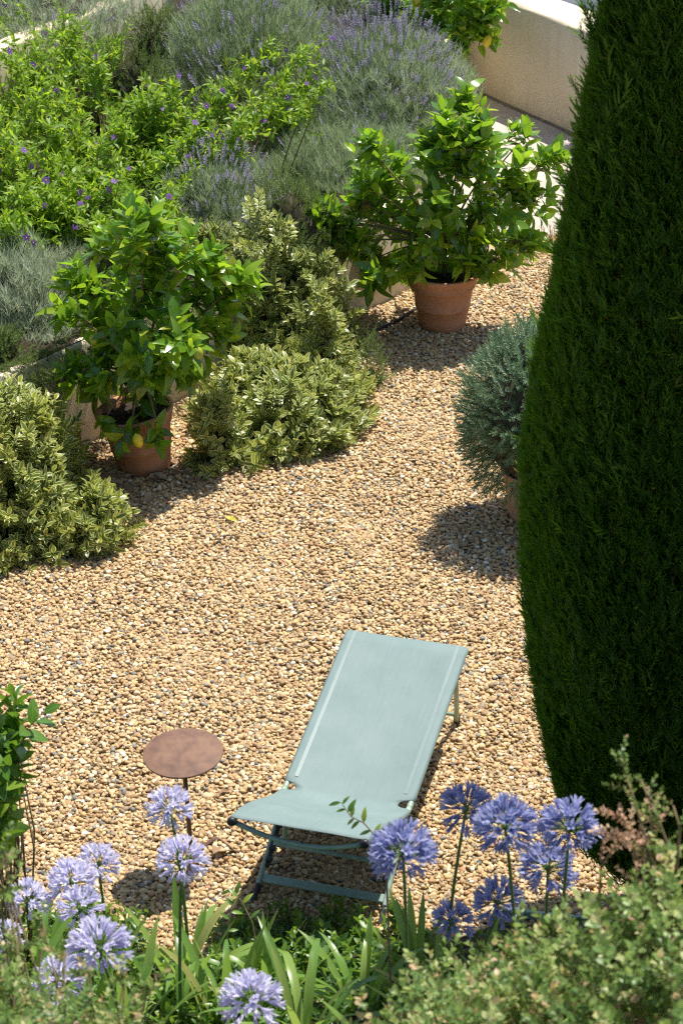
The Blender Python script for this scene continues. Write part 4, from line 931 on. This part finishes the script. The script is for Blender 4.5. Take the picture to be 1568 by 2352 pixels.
def cypress():
    base = np.array([1.36, 8.30, 0])
    t = thing('cypress_tree', 'tall dense dark green clipped cypress at the right edge', 'tree', base)
    hs = [0, .22, .35, .45, .55, .7, .85, 1, 1.25, 1.5, 1.75, 2, 2.25, 2.5, 2.75, 3, 3.25, 3.5, 3.75, 4.0, 4.6, 5.2, 5.9, 6.3]
    rs = [.05, .10, .20, .285, .36, .445, .495, .53, .584, .622, .645, .66, .662, .643, .617, .586, .551, .518, .485, .45, .36, .25, .09, .02]
    rs = np.array(rs) * .99; hs = [h_ - .06 if h_ > .5 else h_ for h_ in hs]
    obj('trunk', Batch().tube([(0, 0, 0), (0, 0, 1.5), (.01, 0, 3.5), (0, 0, 5.9)], [.09, .08, .05, .015], 10).mesh('trunk', M['bark']), t)
    sp = []
    for _ in range(5):
        b = Batch(); 
        for k in range(11):
            y = .06 + .083 * k; side = 1 if k % 2 else -1; ang = rr(.25, .75) * (1 - .4 * y)
            p = np.array([rr(-.02, .02), y, .06 * math.sin(3 * y) + rr(-.02, .02)])
            b.add(NEEDLE, p, (side * math.sin(ang), math.cos(ang), rr(-.3, .3)), (rr(-.3, .3), 0, 1), np.array([[.36, .46 * (1.1 - .6 * y), 1.0]]), rnd=rr(0, .2))
        b.tube([(0, 0, 0), (0, .6, .05), (0, 1.05, .03)], [.012, .009, .003], 3, 0, .1, False)
        sp.append(b.tmpl())
    b = Batch(); ntot = 60000
    ph = RNG.uniform(0, 6.28, 6); kx = RNG.normal(0, 3, 6); kz = RNG.normal(0, 3.5, 6)
    h = RNG.uniform(.2, 6.25, ntot * 2); keep = RNG.random(ntot * 2) < np.interp(h, hs, rs) / .65; h = h[keep][:ntot]; n = len(h)
    a = RNG.uniform(0, 6.283, n); a = np.where(RNG.random(n) < .55, RNG.normal(-2.2, .85, n), a)
    lump = 1 + .035 * sum(np.sin(kx[i] * np.cos(a) * 2 + kx[-1 - i] * np.sin(a) * 2 + kz[i] * h + ph[i]) for i in range(6)) / 1.6
    rad = np.interp(h, hs, rs) * lump * np.where(RNG.random(n) < .4, rr(.84, .95, n), rr(.93, 1.0, n))
    d = np.column_stack([np.cos(a), np.sin(a), np.zeros(n)])
    L = rr(.055, .13, n); wild = RNG.random(n) < .03; L[wild] *= 1.8
    D = nrm(d * .5 + [0, 0, .9] + RNG.normal(0, .26, (n, 3)))
    P = d * rad[:, None] + np.column_stack([np.zeros(n), np.zeros(n), h]) - D * L[:, None] * .7; P[:, 2] = np.maximum(P[:, 2], .0)
    idx = RNG.integers(0, 5, n)
    for k in range(5):
        s_ = idx == k; b.add(sp[k], P[s_], D[s_], nrm(d[s_] + RNG.normal(0, .5, (s_.sum(), 3))), L[s_])
    # a few long wild shoots near the upper left edge
    for (px, py) in ((1345, 30), (1352, 55), (1338, 85), (1362, 20), (1372, 70), (1325, 205), (1300, 420), (1268, 560)):
        q = at_y(px, py, base[1] - .15) - base
        dd = nrm(np.array([-.45, -.1, 1.0]) + RNG.normal(0, .12, 3))
        for k in range(10): b.add(sp[k % 5], q - dd * (.02 * k), nrm(dd + RNG.normal(0, .22, 3)), rdirs(1), rr(.06, .10))
    obj('crown', b.mesh('crown', M['cypress_leaf']), t, kind='stuff')
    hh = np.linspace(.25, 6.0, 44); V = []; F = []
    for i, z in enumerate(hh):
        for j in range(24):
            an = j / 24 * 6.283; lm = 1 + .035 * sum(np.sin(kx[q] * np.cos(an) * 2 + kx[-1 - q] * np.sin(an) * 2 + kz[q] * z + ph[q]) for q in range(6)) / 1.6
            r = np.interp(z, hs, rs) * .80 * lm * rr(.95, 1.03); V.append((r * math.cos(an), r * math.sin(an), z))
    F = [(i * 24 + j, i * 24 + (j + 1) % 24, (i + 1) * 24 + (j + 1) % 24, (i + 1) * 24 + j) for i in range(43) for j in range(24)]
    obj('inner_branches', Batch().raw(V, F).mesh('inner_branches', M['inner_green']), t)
cypress()

# ------------------------------------------------------------------ agapanthus on the bank
RNG = np.random.default_rng(71)
def floret_t(open_=1.0):
    b = Batch(); b.tube([(0, 0, 0), (.01, .3, .01), (0, .58, 0)], [.010, .009, .016], 3, 1, .3, False)
    for k in range(6):
        a = k * 1.0472; o_ = np.array([math.cos(a), 0, math.sin(a)]); s_ = np.array([-math.sin(a), 0, math.cos(a)])
        V = []; lat = []
        for y, r, w in ((.54, .014, .014), (.68, .034, .034), (.85, .070 * open_, .046), (.97, .135 * open_, .034), (1.02, .175 * open_, .008)):
            c = np.array([0, y, 0]) + o_ * r
            V += [c - s_ * w, c - o_ * .006, c + s_ * w]; lat += [1, 0, 1]
        F = [q for i in range(4) for q in ((3 * i, 3 * i + 1, 3 * i + 4, 3 * i + 3), (3 * i + 1, 3 * i + 2, 3 * i + 5, 3 * i + 4))]
        b.raw(V, F, 0, lat, .03 * k)
    return b.tmpl()
FLO = [floret_t(1.0), floret_t(.75), floret_t(1.2), floret_t(.4)]
FLOM = [[tmpl_mesh(T, 'floret', [M[k], M['green_stem']]) for T in FLO] for k in ('agap_petal', 'agap_petal_shaded')]
def strap_t(curl, w=.07, twist=.0):
    n = 10; V = []; lat = []; ang = 0.0; p = np.zeros(3); pts = [p]
    for i in range(n):
        ang += curl / n * (0.3 + 1.5 * i / n); p = p + np.array([0, math.cos(ang), -math.sin(ang)]) / n; pts.append(p)
    pts = np.array(pts)
    for i, p in enumerate(pts):
        f = i / n; h = w / 2 * (.75 + .5 * f if f < .5 else 1.0) * (1 if f < .62 else max(.03, 1 - ((f - .62) / .38) ** 1.8)); tw = twist * f
        V += [p + [-h * math.cos(tw), 0, h * .30 - h * math.sin(tw)], p, p + [h * math.cos(tw), 0, h * .30 + h * math.sin(tw)]]; lat += [1, 0, 1]
    F = [q for i in range(n) for q in ((3 * i, 3 * i + 1, 3 * i + 4, 3 * i + 3), (3 * i + 1, 3 * i + 2, 3 * i + 5, 3 * i + 4))]
    return Batch().raw(V, F, 0, lat).tmpl()
STRAP = [strap_t(.4, .074), strap_t(.8, .078, .2), strap_t(1.3, .072, -.3), strap_t(2.0, .068, .3), strap_t(.15, .08)]
STRAPM = [tmpl_mesh(T, 'strap_leaf', [M['agap_leaf']]) for T in STRAP]
AG = [  # pixel of the head, its width, distance, label
 (390, 1850, 108, 9.3, 'pale lilac agapanthus directly below the rusty table top'),
 (418, 1970, 118, 8.8, 'pale lilac agapanthus at the foot of the rusty table'),
 (225, 1980, 105, 9.2, 'lilac agapanthus beside the round table shadow'),
 (165, 2020, 115, 9.0, 'lilac agapanthus second in the cluster left of the table shadow'),
 (65, 2065, 105, 9.0, 'lilac agapanthus close to the left edge below the glossy leaves'),
 (185, 2080, 105, 8.8, 'loose lilac agapanthus in the middle of the left cluster'),
 (228, 2170, 150, 7.6, 'biggest round lilac agapanthus of the left cluster'),
 (15, 2145, 80, 8.6, 'lilac agapanthus cut off by the left edge'),
 (135, 2245, 120, 8.2, 'lilac agapanthus half buried in the blurred shrub at lower left'),
 (580, 2290, 145, 7.6, 'lone lilac agapanthus at the bottom among strap leaves'),
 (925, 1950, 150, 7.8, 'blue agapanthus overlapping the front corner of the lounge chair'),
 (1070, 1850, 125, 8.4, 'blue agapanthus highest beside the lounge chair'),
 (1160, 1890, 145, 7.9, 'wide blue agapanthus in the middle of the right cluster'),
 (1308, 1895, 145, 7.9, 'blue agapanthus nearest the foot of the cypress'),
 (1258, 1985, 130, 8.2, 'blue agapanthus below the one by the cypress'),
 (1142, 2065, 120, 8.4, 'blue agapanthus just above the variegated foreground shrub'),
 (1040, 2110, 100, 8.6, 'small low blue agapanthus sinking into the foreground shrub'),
 (110, 2350, 110, 7.9, 'lilac agapanthus peeking up from the bottom left edge'),
]
def agapanthus(px, py, dpx, dist, label):
    H = at_depth(px, py, dist); R = dpx / 2 / scale_at(H)
    lean = np.array([rr(-.10, .10), rr(-.02, .10), 0])
    gx, gy = H[0] - lean[0], H[1] + lean[1]; gz = bank_z(gx, gy); base = np.array([gx, gy, gz])
    t = thing('agapanthus', label, 'agapanthus', base, group='agapanthus flowers on the bank')
    hub = H - base - np.array([0, 0, R * .18])
    s_ = np.linspace(0, 1, 8)[:, None]; path = s_ * hub * [1, 1, 0] * s_ + np.array([0, 0, 1]) * hub[2] * s_
    obj('stem', Batch().tube(path, np.linspace(.0075, .0055, 8), 7).mesh('stem', M['green_stem']), t)
    hd = obj('flower_head', Batch().lathe([(0, -.010), (.010, -.004), (.013, .004), (.009, .012), (0, .015)], 10).mesh('flower_head', M['green_stem']), t, Matrix.Translation(Vector(hub)))
    n = int(58 * (R / .09)); n = min(68, max(42, n)); gold = math.pi * (3 - math.sqrt(5))
    stage = rr(.05, .45)
    for i in range(n):
        z = 1 - (i + .5) / n * rr(1.40, 1.52); r = math.sqrt(max(0, 1 - z * z)); a = i * gold + rr(-.2, .2)
        d = nrm(np.array([r * math.cos(a), r * math.sin(a), z]) + RNG.normal(0, .10, 3))
        if z < -.25 and RNG.random() < .35: continue
        obj('floret', FLOM[1 if 'blue' in label else 0][RNG.choice(4, p=[.48 * (1 - stage) + .02, .30 * (1 - stage), .22 * (1 - stage) - .02, stage])], hd, placed((0, 0, 0), d, rdirs(1)[0], R * 1.04 * rr(.86, 1.08) * np.array([1.15, 1, 1.15])))  # heads labelled blue get the petals with shade painted in
    for k in range(int(RNG.integers(5, 8))):
        a = rr(0, 6.28); o_ = np.array([math.cos(a), math.sin(a), 0]); q = o_ * rr(.01, .06); q[2] = bank_z(gx + q[0], gy + q[1]) - gz
        obj('strap_leaf', STRAPM[RNG.integers(0, 5)], t, placed(q, o_ * rr(.25, .8) + [0, 0, 1], [-o_[0], -o_[1], .5], rr(.30, .48)))
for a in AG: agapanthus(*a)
def strap_clump(label, px, py, n, l0, l1, bias=(0, 0)):
    P = np.array([*at(px, py, .3)]); 
    for _ in range(8): P = at(px, py, bank_z(P[0], P[1]))
    t = thing('agapanthus_leaves', label, 'agapanthus', P, group='leaf clumps without flowers')
    for k in range(n):
        a = rr(0, 6.28); o_ = np.array([math.cos(a) + bias[0], math.sin(a) + bias[1], 0]); q = o_ * rr(.01, .08); q[2] = bank_z(P[0] + q[0], P[1] + q[1]) - P[2]
        obj('strap_leaf', STRAPM[RNG.integers(0, 5)], t, placed(q, o_ * rr(.12, .6) + [0, 0, 1], [-o_[0], -o_[1], .5], rr(l0, l1)))
strap_clump('tall upright clump of strap leaves below the table', 425, 2290, 14, 0.36, 0.55)
strap_clump('clump of arching strap leaves by the lone agapanthus', 520, 2352, 14, 0.33, 0.53)
strap_clump('strap leaves rising in the chair shadow', 620, 2300, 9, 0.30, 0.48)
strap_clump('strap leaves at the bottom edge between the flower clusters', 700, 2400, 14, 0.33, 0.51)
strap_clump('dark shaded strap leaves below the chair corner', 830, 2330, 10, 0.30, 0.46)
strap_clump('dark strap leaves at the feet of the blue agapanthus', 960, 2260, 10, 0.28, 0.42)
strap_clump('strap leaves under the big lilac agapanthus', 300, 2400, 12, 0.34, 0.51)
strap_clump('strap leaves hidden low at the left edge', 90, 2300, 10, 0.30, 0.48)

# ------------------------------------------------------------------ foreground shrubs, ground cover, small things
RNG = np.random.default_rng(81)
TWIGS = [sprig_t(ROUND[i % 2], 13, 1.0, .25, 1.05, .010, 1, False, .75, .1, .5) for i in range(5)]
def depth_mound(label, name, cat, lobes, tmpls, mats, size, n_parts, piece, group=None, twigs=True):
    """shrub with its mass at given spots of the bank, leafy shoots growing from a shared base"""
    cs = [at_depth(l[0], l[1], l[3]) for l in lobes]; bx = np.mean(cs, axis=0); gz = bank_z(bx[0], bx[1]); base = np.array([bx[0], bx[1], gz])
    t = thing(name, label, cat, base, group=group); P = []; D = []; L = []; st = Batch()
    for l, c in zip(lobes, cs):
        c = c - base; r = l[2] / scale_at(c + base)
        for i in range(3):
            root = np.array([c[0] * .3 + rr(-.1, .1), c[1] * .3 + rr(-.1, .1), -.02]); st.tube([root, root * .4 + c * .6 + rdirs(1)[0] * .06, c + rdirs(1)[0] * r * .5], [.005, .004, .002], 4)
        for i in range(l[4]):
            d = rdirs(1)[0]; k = rr(.2, 1.0) ** .6; p = c + d * r * k
            D.append(nrm(d + [0, 0, .7] + RNG.normal(0, .3, 3))); P.append(p - D[-1] * size * .5); L.append(size * rr(.75, 1.25))
    P = np.array(P); D = np.array(D); L = np.array(L); n = len(P); idx = RNG.integers(0, len(tmpls), n)
    order = np.argsort(-(P @ nrm(EYE - base))); sel, rest = order[:n_parts], order[n_parts:]
    tm = [tmpl_mesh(T, piece, mats) for T in tmpls]
    add_pieces(piece, tm, mats, t, P[sel], D[sel], rdirs(len(sel)), [(L[i],) * 3 for i in sel], idx[sel])
    b = Batch()
    for k in range(len(tmpls)):
        s_ = rest[idx[rest] == k]; b.add(tmpls[k], P[s_], D[s_], rdirs(len(s_)), L[s_])
    if len(rest): obj('foliage', b.mesh('foliage', mats), t, kind='stuff')
    if twigs: obj('branches', st.mesh('branches', M['twig']), t)
    return t
sm = [M['small_leaf'], M['twig']]
depth_mound('blurred small leaved cream flecked shrub filling the lower right corner', 'foreground_shrub', 'shrub',
    [(1010, 2249, 67, 6.9, 14), (1110, 2234, 67, 6.7, 14), (1210, 2219, 67, 6.5, 16), (1300, 2184, 67, 6.4, 16), (1390, 2144, 78, 6.2, 20), (1480, 2104, 84, 6.1, 24), (1560, 2054, 78, 6.0, 24),
     (960, 2310, 89, 6.6, 23), (1080, 2300, 100, 6.4, 28), (1200, 2285, 100, 6.2, 29), (1320, 2279, 106, 6.1, 32), (1440, 2244, 112, 6.0, 35), (1550, 2214, 123, 5.9, 39), (870, 2355, 67, 6.7, 14), (1000, 2400, 112, 6.3, 29), (1150, 2390, 123, 6.1, 34), (1300, 2370, 123, 6.0, 37), (1450, 2350, 123, 5.9, 37), (1580, 2330, 123, 5.8, 37),
     (1500, 2019, 44, 6.2, 6), (1535, 1954, 29, 6.2, 3), (1170, 2164, 24, 6.6, 3), (1260, 2119, 24, 6.5, 3)],
    TWIGS, sm, .115, 290, 'sprig', 'foreground shrubs')
def shoots(label, name, paths, tmpls, mats, size, step, cat='shrub shoot'):
    """single long shoots: stem plus sprigs"""
    first = at_depth(*paths[0][0]); gz = bank_z(first[0], first[1]); base = np.array([first[0], first[1], gz])
    t = thing(name, label, cat, base); tm = [tmpl_mesh(T, 'sprig', mats) for T in tmpls]
    for pth_ in paths:
        p = np.array([at_depth(*q) for q in pth_]) - base; p = np.concatenate([[np.array([p[0][0], p[0][1] , 0])], p]); st = []
        n = int(np.linalg.norm(p[-1] - p[1]) / step)
        obj('stem', Batch().tube(p, np.linspace(.006, .002, len(p)), 5).mesh('stem', M['twig']), t)
        seg = p[1:]
        for f in np.linspace(0, 1, max(3, n)):
            x = f * (len(seg) - 1); i = min(int(x), len(seg) - 2); q = seg[i] + (seg[i + 1] - seg[i]) * (x - i); tg = nrm(seg[i + 1] - seg[i])
            obj('sprig', tm[RNG.integers(0, len(tm))], t, placed(q, tg * .8 + rdirs(1)[0] * .7, rdirs(1)[0], size * rr(.8, 1.2)))
shoots('upright cream flecked leafy shoots rising before the cypress foot', 'leafy_shoots', [[(1500, 1990, 6.2), (1460, 1850, 6.2), (1425, 1745, 6.2)], [(1540, 1960, 6.1), (1510, 1880, 6.1), (1470, 1790, 6.15)], [(1560, 1900, 6.1), (1545, 1850, 6.1)]], TWIGS, sm, .060, .022)
pk = [M['pink_bract'], M['twig']]
shoots('dry pinkish flower sprays standing above the foreground shrub', 'dry_flower_spray', [[(1470, 2060, 6.25), (1455, 1950, 6.25), (1430, 1880, 6.25)], [(1480, 1950, 6.25), (1400, 1900, 6.28)], [(1500, 1940, 6.2), (1490, 1850, 6.2)], [(1380, 1990, 6.3), (1420, 1930, 6.27)]], TWIGS, pk, .070, .018, 'flower spray')
depth_mound('blurred small leaved green shrub in the lower left corner', 'foreground_shrub', 'shrub',
    [(10, 2270, 60, 6.6, 20), (110, 2310, 60, 6.5, 20), (220, 2330, 55, 6.5, 18), (310, 2345, 45, 6.6, 12), (20, 2370, 90, 6.3, 36), (150, 2400, 90, 6.3, 36), (280, 2410, 70, 6.3, 22), (30, 2170, 35, 6.8, 6), (140, 2190, 25, 6.7, 3), (280, 2240, 30, 6.7, 5), (340, 2260, 25, 6.7, 4), (90, 2120, 20, 6.8, 3), (10, 1960, 30, 6.8, 5), (15, 2040, 30, 6.8, 5), (200, 2230, 20, 6.7, 3)],
    TWIGS, sm, .095, 200, 'sprig', 'foreground shrubs')
VTW = [sprig_t(LEAF[i % 4], 9, 1.0, .42, 1.05, .012, 1, False, .8, .1, .4) for i in range(4)]
gl = [M['glossy_leaf'], M['green_stem']]
depth_mound('glossy leaved green shrub poking in at the left edge beside the gravel', 'glossy_shrub', 'shrub',
    [(0, 1660, 30, 9.6, 4), (30, 1690, 26, 9.6, 4), (0, 1730, 35, 9.6, 5), (35, 1745, 20, 9.6, 3), (-10, 1800, 35, 9.6, 5), (-10, 1880, 35, 9.5, 4), (-5, 1960, 35, 9.4, 4), (-60, 1740, 50, 9.6, 6), (-60, 1900, 50, 9.5, 6)],
    VTW, gl, .23, 70, 'sprig')
def ground_cover(label, px0, px1, py0, py1, n, mats, size, seed):
    """low leafy carpet lying on the bank"""
    P = []
    for _ in range(n):
        px, py = rr(px0, px1), rr(py0, py1); p = at(px, py, .2)
        for _k in range(6): p = at(px, py, bank_z(p[0], p[1]))
        P.append(p)
    P = np.array(P); base = P.mean(0); t = thing('ground_cover_plant', label, 'ground cover', base, group='ground cover on the bank')
    D = nrm(RNG.normal(0, .5, (n, 3)) + [0, .1, .8]); L = rr(.6, 1.3, n) * size; idx = RNG.integers(0, 4, n)
    m = min(n, 150); tm = [tmpl_mesh(T, 'sprig', mats) for T in VTW]; Q = P - base - [0, 0, .01]
    add_pieces('sprig', tm, mats, t, Q[:m], D[:m], rdirs(m), [(l,) * 3 for l in L[:m]], idx[:m])
    if n > m:
        b = Batch(); b.add(VTW[0], Q[m:], D[m:], rdirs(n - m), L[m:]); obj('foliage', b.mesh('foliage', mats), t, kind='stuff')
vm = [M['vine_leaf'], M['green_stem']]
ground_cover('bright small leaved creeper along the gravel edge before the chair', 500, 740, 2135, 2260, 170, vm, .11, 1)
ground_cover('dark leafy creeper at the foot of the bank below the chair corner', 730, 960, 2130, 2352, 190, vm, .13, 2)
ground_cover('leafy creeper carpet along the bottom between the strap leaves', 330, 720, 2230, 2400, 260, vm, .12, 3)
ground_cover('leafy creeper beneath the lilac agapanthus on the left', -60, 330, 2110, 2400, 300, vm, .13, 4)
ground_cover('leafy creeper under the blue agapanthus', 940, 1640, 2170, 2420, 260, vm, .13, 5)

def vine_twig(label, path, leaves, size):
    p = np.array([at_depth(*q) for q in path]); base = np.array([p[0][0], p[0][1], bank_z(p[0][0], p[0][1])])
    t = thing('climbing_twig', label, 'twig', base); q = p - base; q[0][2] = 0
    obj('stem', Batch().tube(q, np.linspace(.0045, .0015, len(q)), 5).mesh('stem', M['twig']), t)
    me = tmpl_mesh(NARROW[1], 'leaf', [M['vine_leaf']]); seg = q[1:]
    for f, sgn in leaves:
        x = f * (len(seg) - 1); i = min(int(x), len(seg) - 2); c = seg[i] + (seg[i + 1] - seg[i]) * (x - i); tg = nrm(seg[i + 1] - seg[i])
        sd_ = nrm(np.cross(tg, [0, -1, .3])) * sgn
        obj('leaf', me, t, placed(c, tg * .5 + sd_, [rr(-.3, .3), -.5, 1], size * rr(.8, 1.2)))
vine_twig('thin curving twig with small leaves in front of the chair seat', [(905, 2230, 8.5), (890, 2080, 8.5), (885, 1960, 8.5), (862, 1920, 8.5), (835, 1890, 8.5), (805, 1875, 8.5), (783, 1843, 8.5)],
          [(.42, 1), (.48, -1), (.60, 1), (.66, -1), (.74, -1), (.78, 1), (.86, 1), (.90, -1), (.97, 1), (1, -1)], .046)
vine_twig('wiry yellow green shoot with tiny leaves beside the chair foot', [(600, 2190, 9.6), (580, 2120, 9.6), (555, 2070, 9.6), (530, 2045, 9.6)], [(.1, 1), (.3, -1), (.45, 1), (.6, -1), (.8, 1), (1, -1)], .05)
vine_twig('short wiry shoot in the chair shadow', [(528, 2200, 9.5), (522, 2150, 9.5), (530, 2095, 9.5), (545, 2060, 9.5)], [(.1, 1), (.35, -1), (.5, 1), (.7, -1), (1, -1)], .05)

# fallen leaves
def fallen(label, px, py, size, mat, seed, w=.55, curl=.5):
    p = at(px, py, .03); T = leaf_t(w, 7, .55, curl, .45, side=.1); T.V[:, 2] += .05 * np.sin(T.V[:, 1] * 9 + seed) + .04
    a = rr(0, 6.28); o = obj('fallen_leaf', tmpl_mesh(T, 'fallen_leaf', [M[mat]]), None, placed(p, [math.cos(a), math.sin(a), .12], [0, 0, 1], size))
    tag(o, label, 'leaf', 'fallen leaves'); return o
fallen('yellow fallen leaf lying alone on the open gravel', 518, 1190, .085, 'yellow_leaf', 1, .5, .2)
fallen('large curled tan dry leaf at the foot of the tilted pot', 340, 1100, .15, 'dry_leaf', 2)
fallen('second dry leaf tucked behind the large curled one by the tilted pot', 355, 1086, .11, 'dry_leaf', 3)
fallen('reddish brown dry leaf on the gravel right of the tilted pot', 438, 1112, .10, 'dry_leaf', 4)
fallen('pale grey dry leaf on the gravel edge by the variegated shrub', 352, 1140, .075, 'dry_leaf', 5, .7)
fallen('dry leaf at the foot of the rusty table', 490, 1962, .075, 'dry_leaf', 6, .7)
fallen('small brown dry leaf on the gravel left of the chair seat', 508, 1822, .055, 'dry_leaf', 7)
fallen('dry leaf under the low variegated shrub', 415, 1090, .09, 'dry_leaf', 8)

# hose, stray bar, gaura, dry weeds
hp = np.array([at(px, py, .022) for px, py in ((700, 840), (800, 795), (850, 765), (900, 742), (940, 718), (985, 690), (1040, 668))])
o = obj('irrigation_hose', Batch().tube(hp, .011, 8).mesh('irrigation_hose', M['black_hose'])); tag(o, 'black irrigation hose lying on the gravel by the far lemon pot', 'hose')
b0, b1 = at(1185, 2098, .05), at(1320, 2112, .05)
c = (b0 + b1) / 2; d = nrm(b1 - b0); Rm = np.column_stack([d, np.cross([0, 0, 1.], d), [0, 0, 1.]])
o = obj('metal_bar', Batch().box((0, 0, 0), (np.linalg.norm(b1 - b0) * 1.5, .02, .04), 0, Rm, .004).mesh('metal_bar', M['frame'], False)); o.location = c
tag(o, 'sage green metal bar lying on the gravel behind the foreground shrub', 'metal bar')
def gaura():
    p = at(1330, 400, 0); t = thing('white_gaura', 'single white butterfly shaped flower on a thin stem beside the cypress', 'flower', p)
    tip = at_y(1298, 331, p[1]) - p
    obj('stem', Batch().tube([(0, 0, 0), (.03, 0, tip[2] * .6), tip], [.003, .0025, .0015], 4).mesh('stem', M['green_stem']), t)
    me = tmpl_mesh(ROUND[1], 'petal', [M['gaura']])
    for a in (.5, 1.3, 2.1, 2.9): obj('petal', me, t, placed(tip, [math.cos(a), -.3, math.sin(a)], [0, -1, .4], .042))
    me2 = tmpl_mesh(blade_t(.04, .2), 'stamen', [M['gaura']])
    for a in (3.9, 4.4, 5.0): obj('stamen', me2, t, placed(tip, [math.cos(a), -.4, math.sin(a)], [0, -1, .2], .035))
gaura()
def dry_weeds():
    p = at(1245, 565); t = thing('dry_grass_tuft', 'dry straw coloured grass tuft where the path meets the gravel', 'grass', p); b = Batch(); T = blade_t(.03, .25, 3)
    for (px, py, n) in ((1245, 560, 60), (1275, 552, 40), (1225, 600, 40), (1255, 640, 45), (1215, 548, 25)):
        q = at(px, py) - p
        for _ in range(n):
            o_ = rdirs(1)[0]; b.add(T, q + o_ * [.06, .06, 0], o_ * [.5, .5, 0] + [0, 0, .8], o_, rr(.06, .17))
    obj('blades', b.mesh('blades', M['dry_grass']), t, kind='stuff')
dry_weeds()

def leaf_litter():
    b = Batch(); T = [leaf_t(.5, 5, .5, .4, .45), leaf_t(.6, 5, .3, -.3, .5, side=.15)]
    spots = [(rr(230, 840), 0) for _ in range(120)]; base = at(500, 1080)
    for px, _ in spots:
        py = 1095 - max(0, px - 480) * .32 + rr(-40, 28); a = rr(0, 6.28)
        b.add(T[RNG.integers(0, 2)], at(px, py, .026) - base, (math.cos(a), math.sin(a), rr(-.1, .3)), (rr(-.4, .4), rr(-.4, .4), 1), rr(.022, .06))
    for _ in range(70):
        q = at(rr(0, 1180), rr(1150, 2050), .026); a = rr(0, 6.28)
        b.add(T[RNG.integers(0, 2)], q - base, (math.cos(a), math.sin(a), rr(-.1, .3)), (rr(-.4, .4), rr(-.4, .4), 1), rr(.012, .030))
    o = obj('leaf_litter', b.mesh('leaf_litter', M['dry_leaf']), kind='stuff'); o.location = base; tag(o, 'scattered small dry leaf litter on the gravel and under the shrubs', 'leaf litter')
leaf_litter()
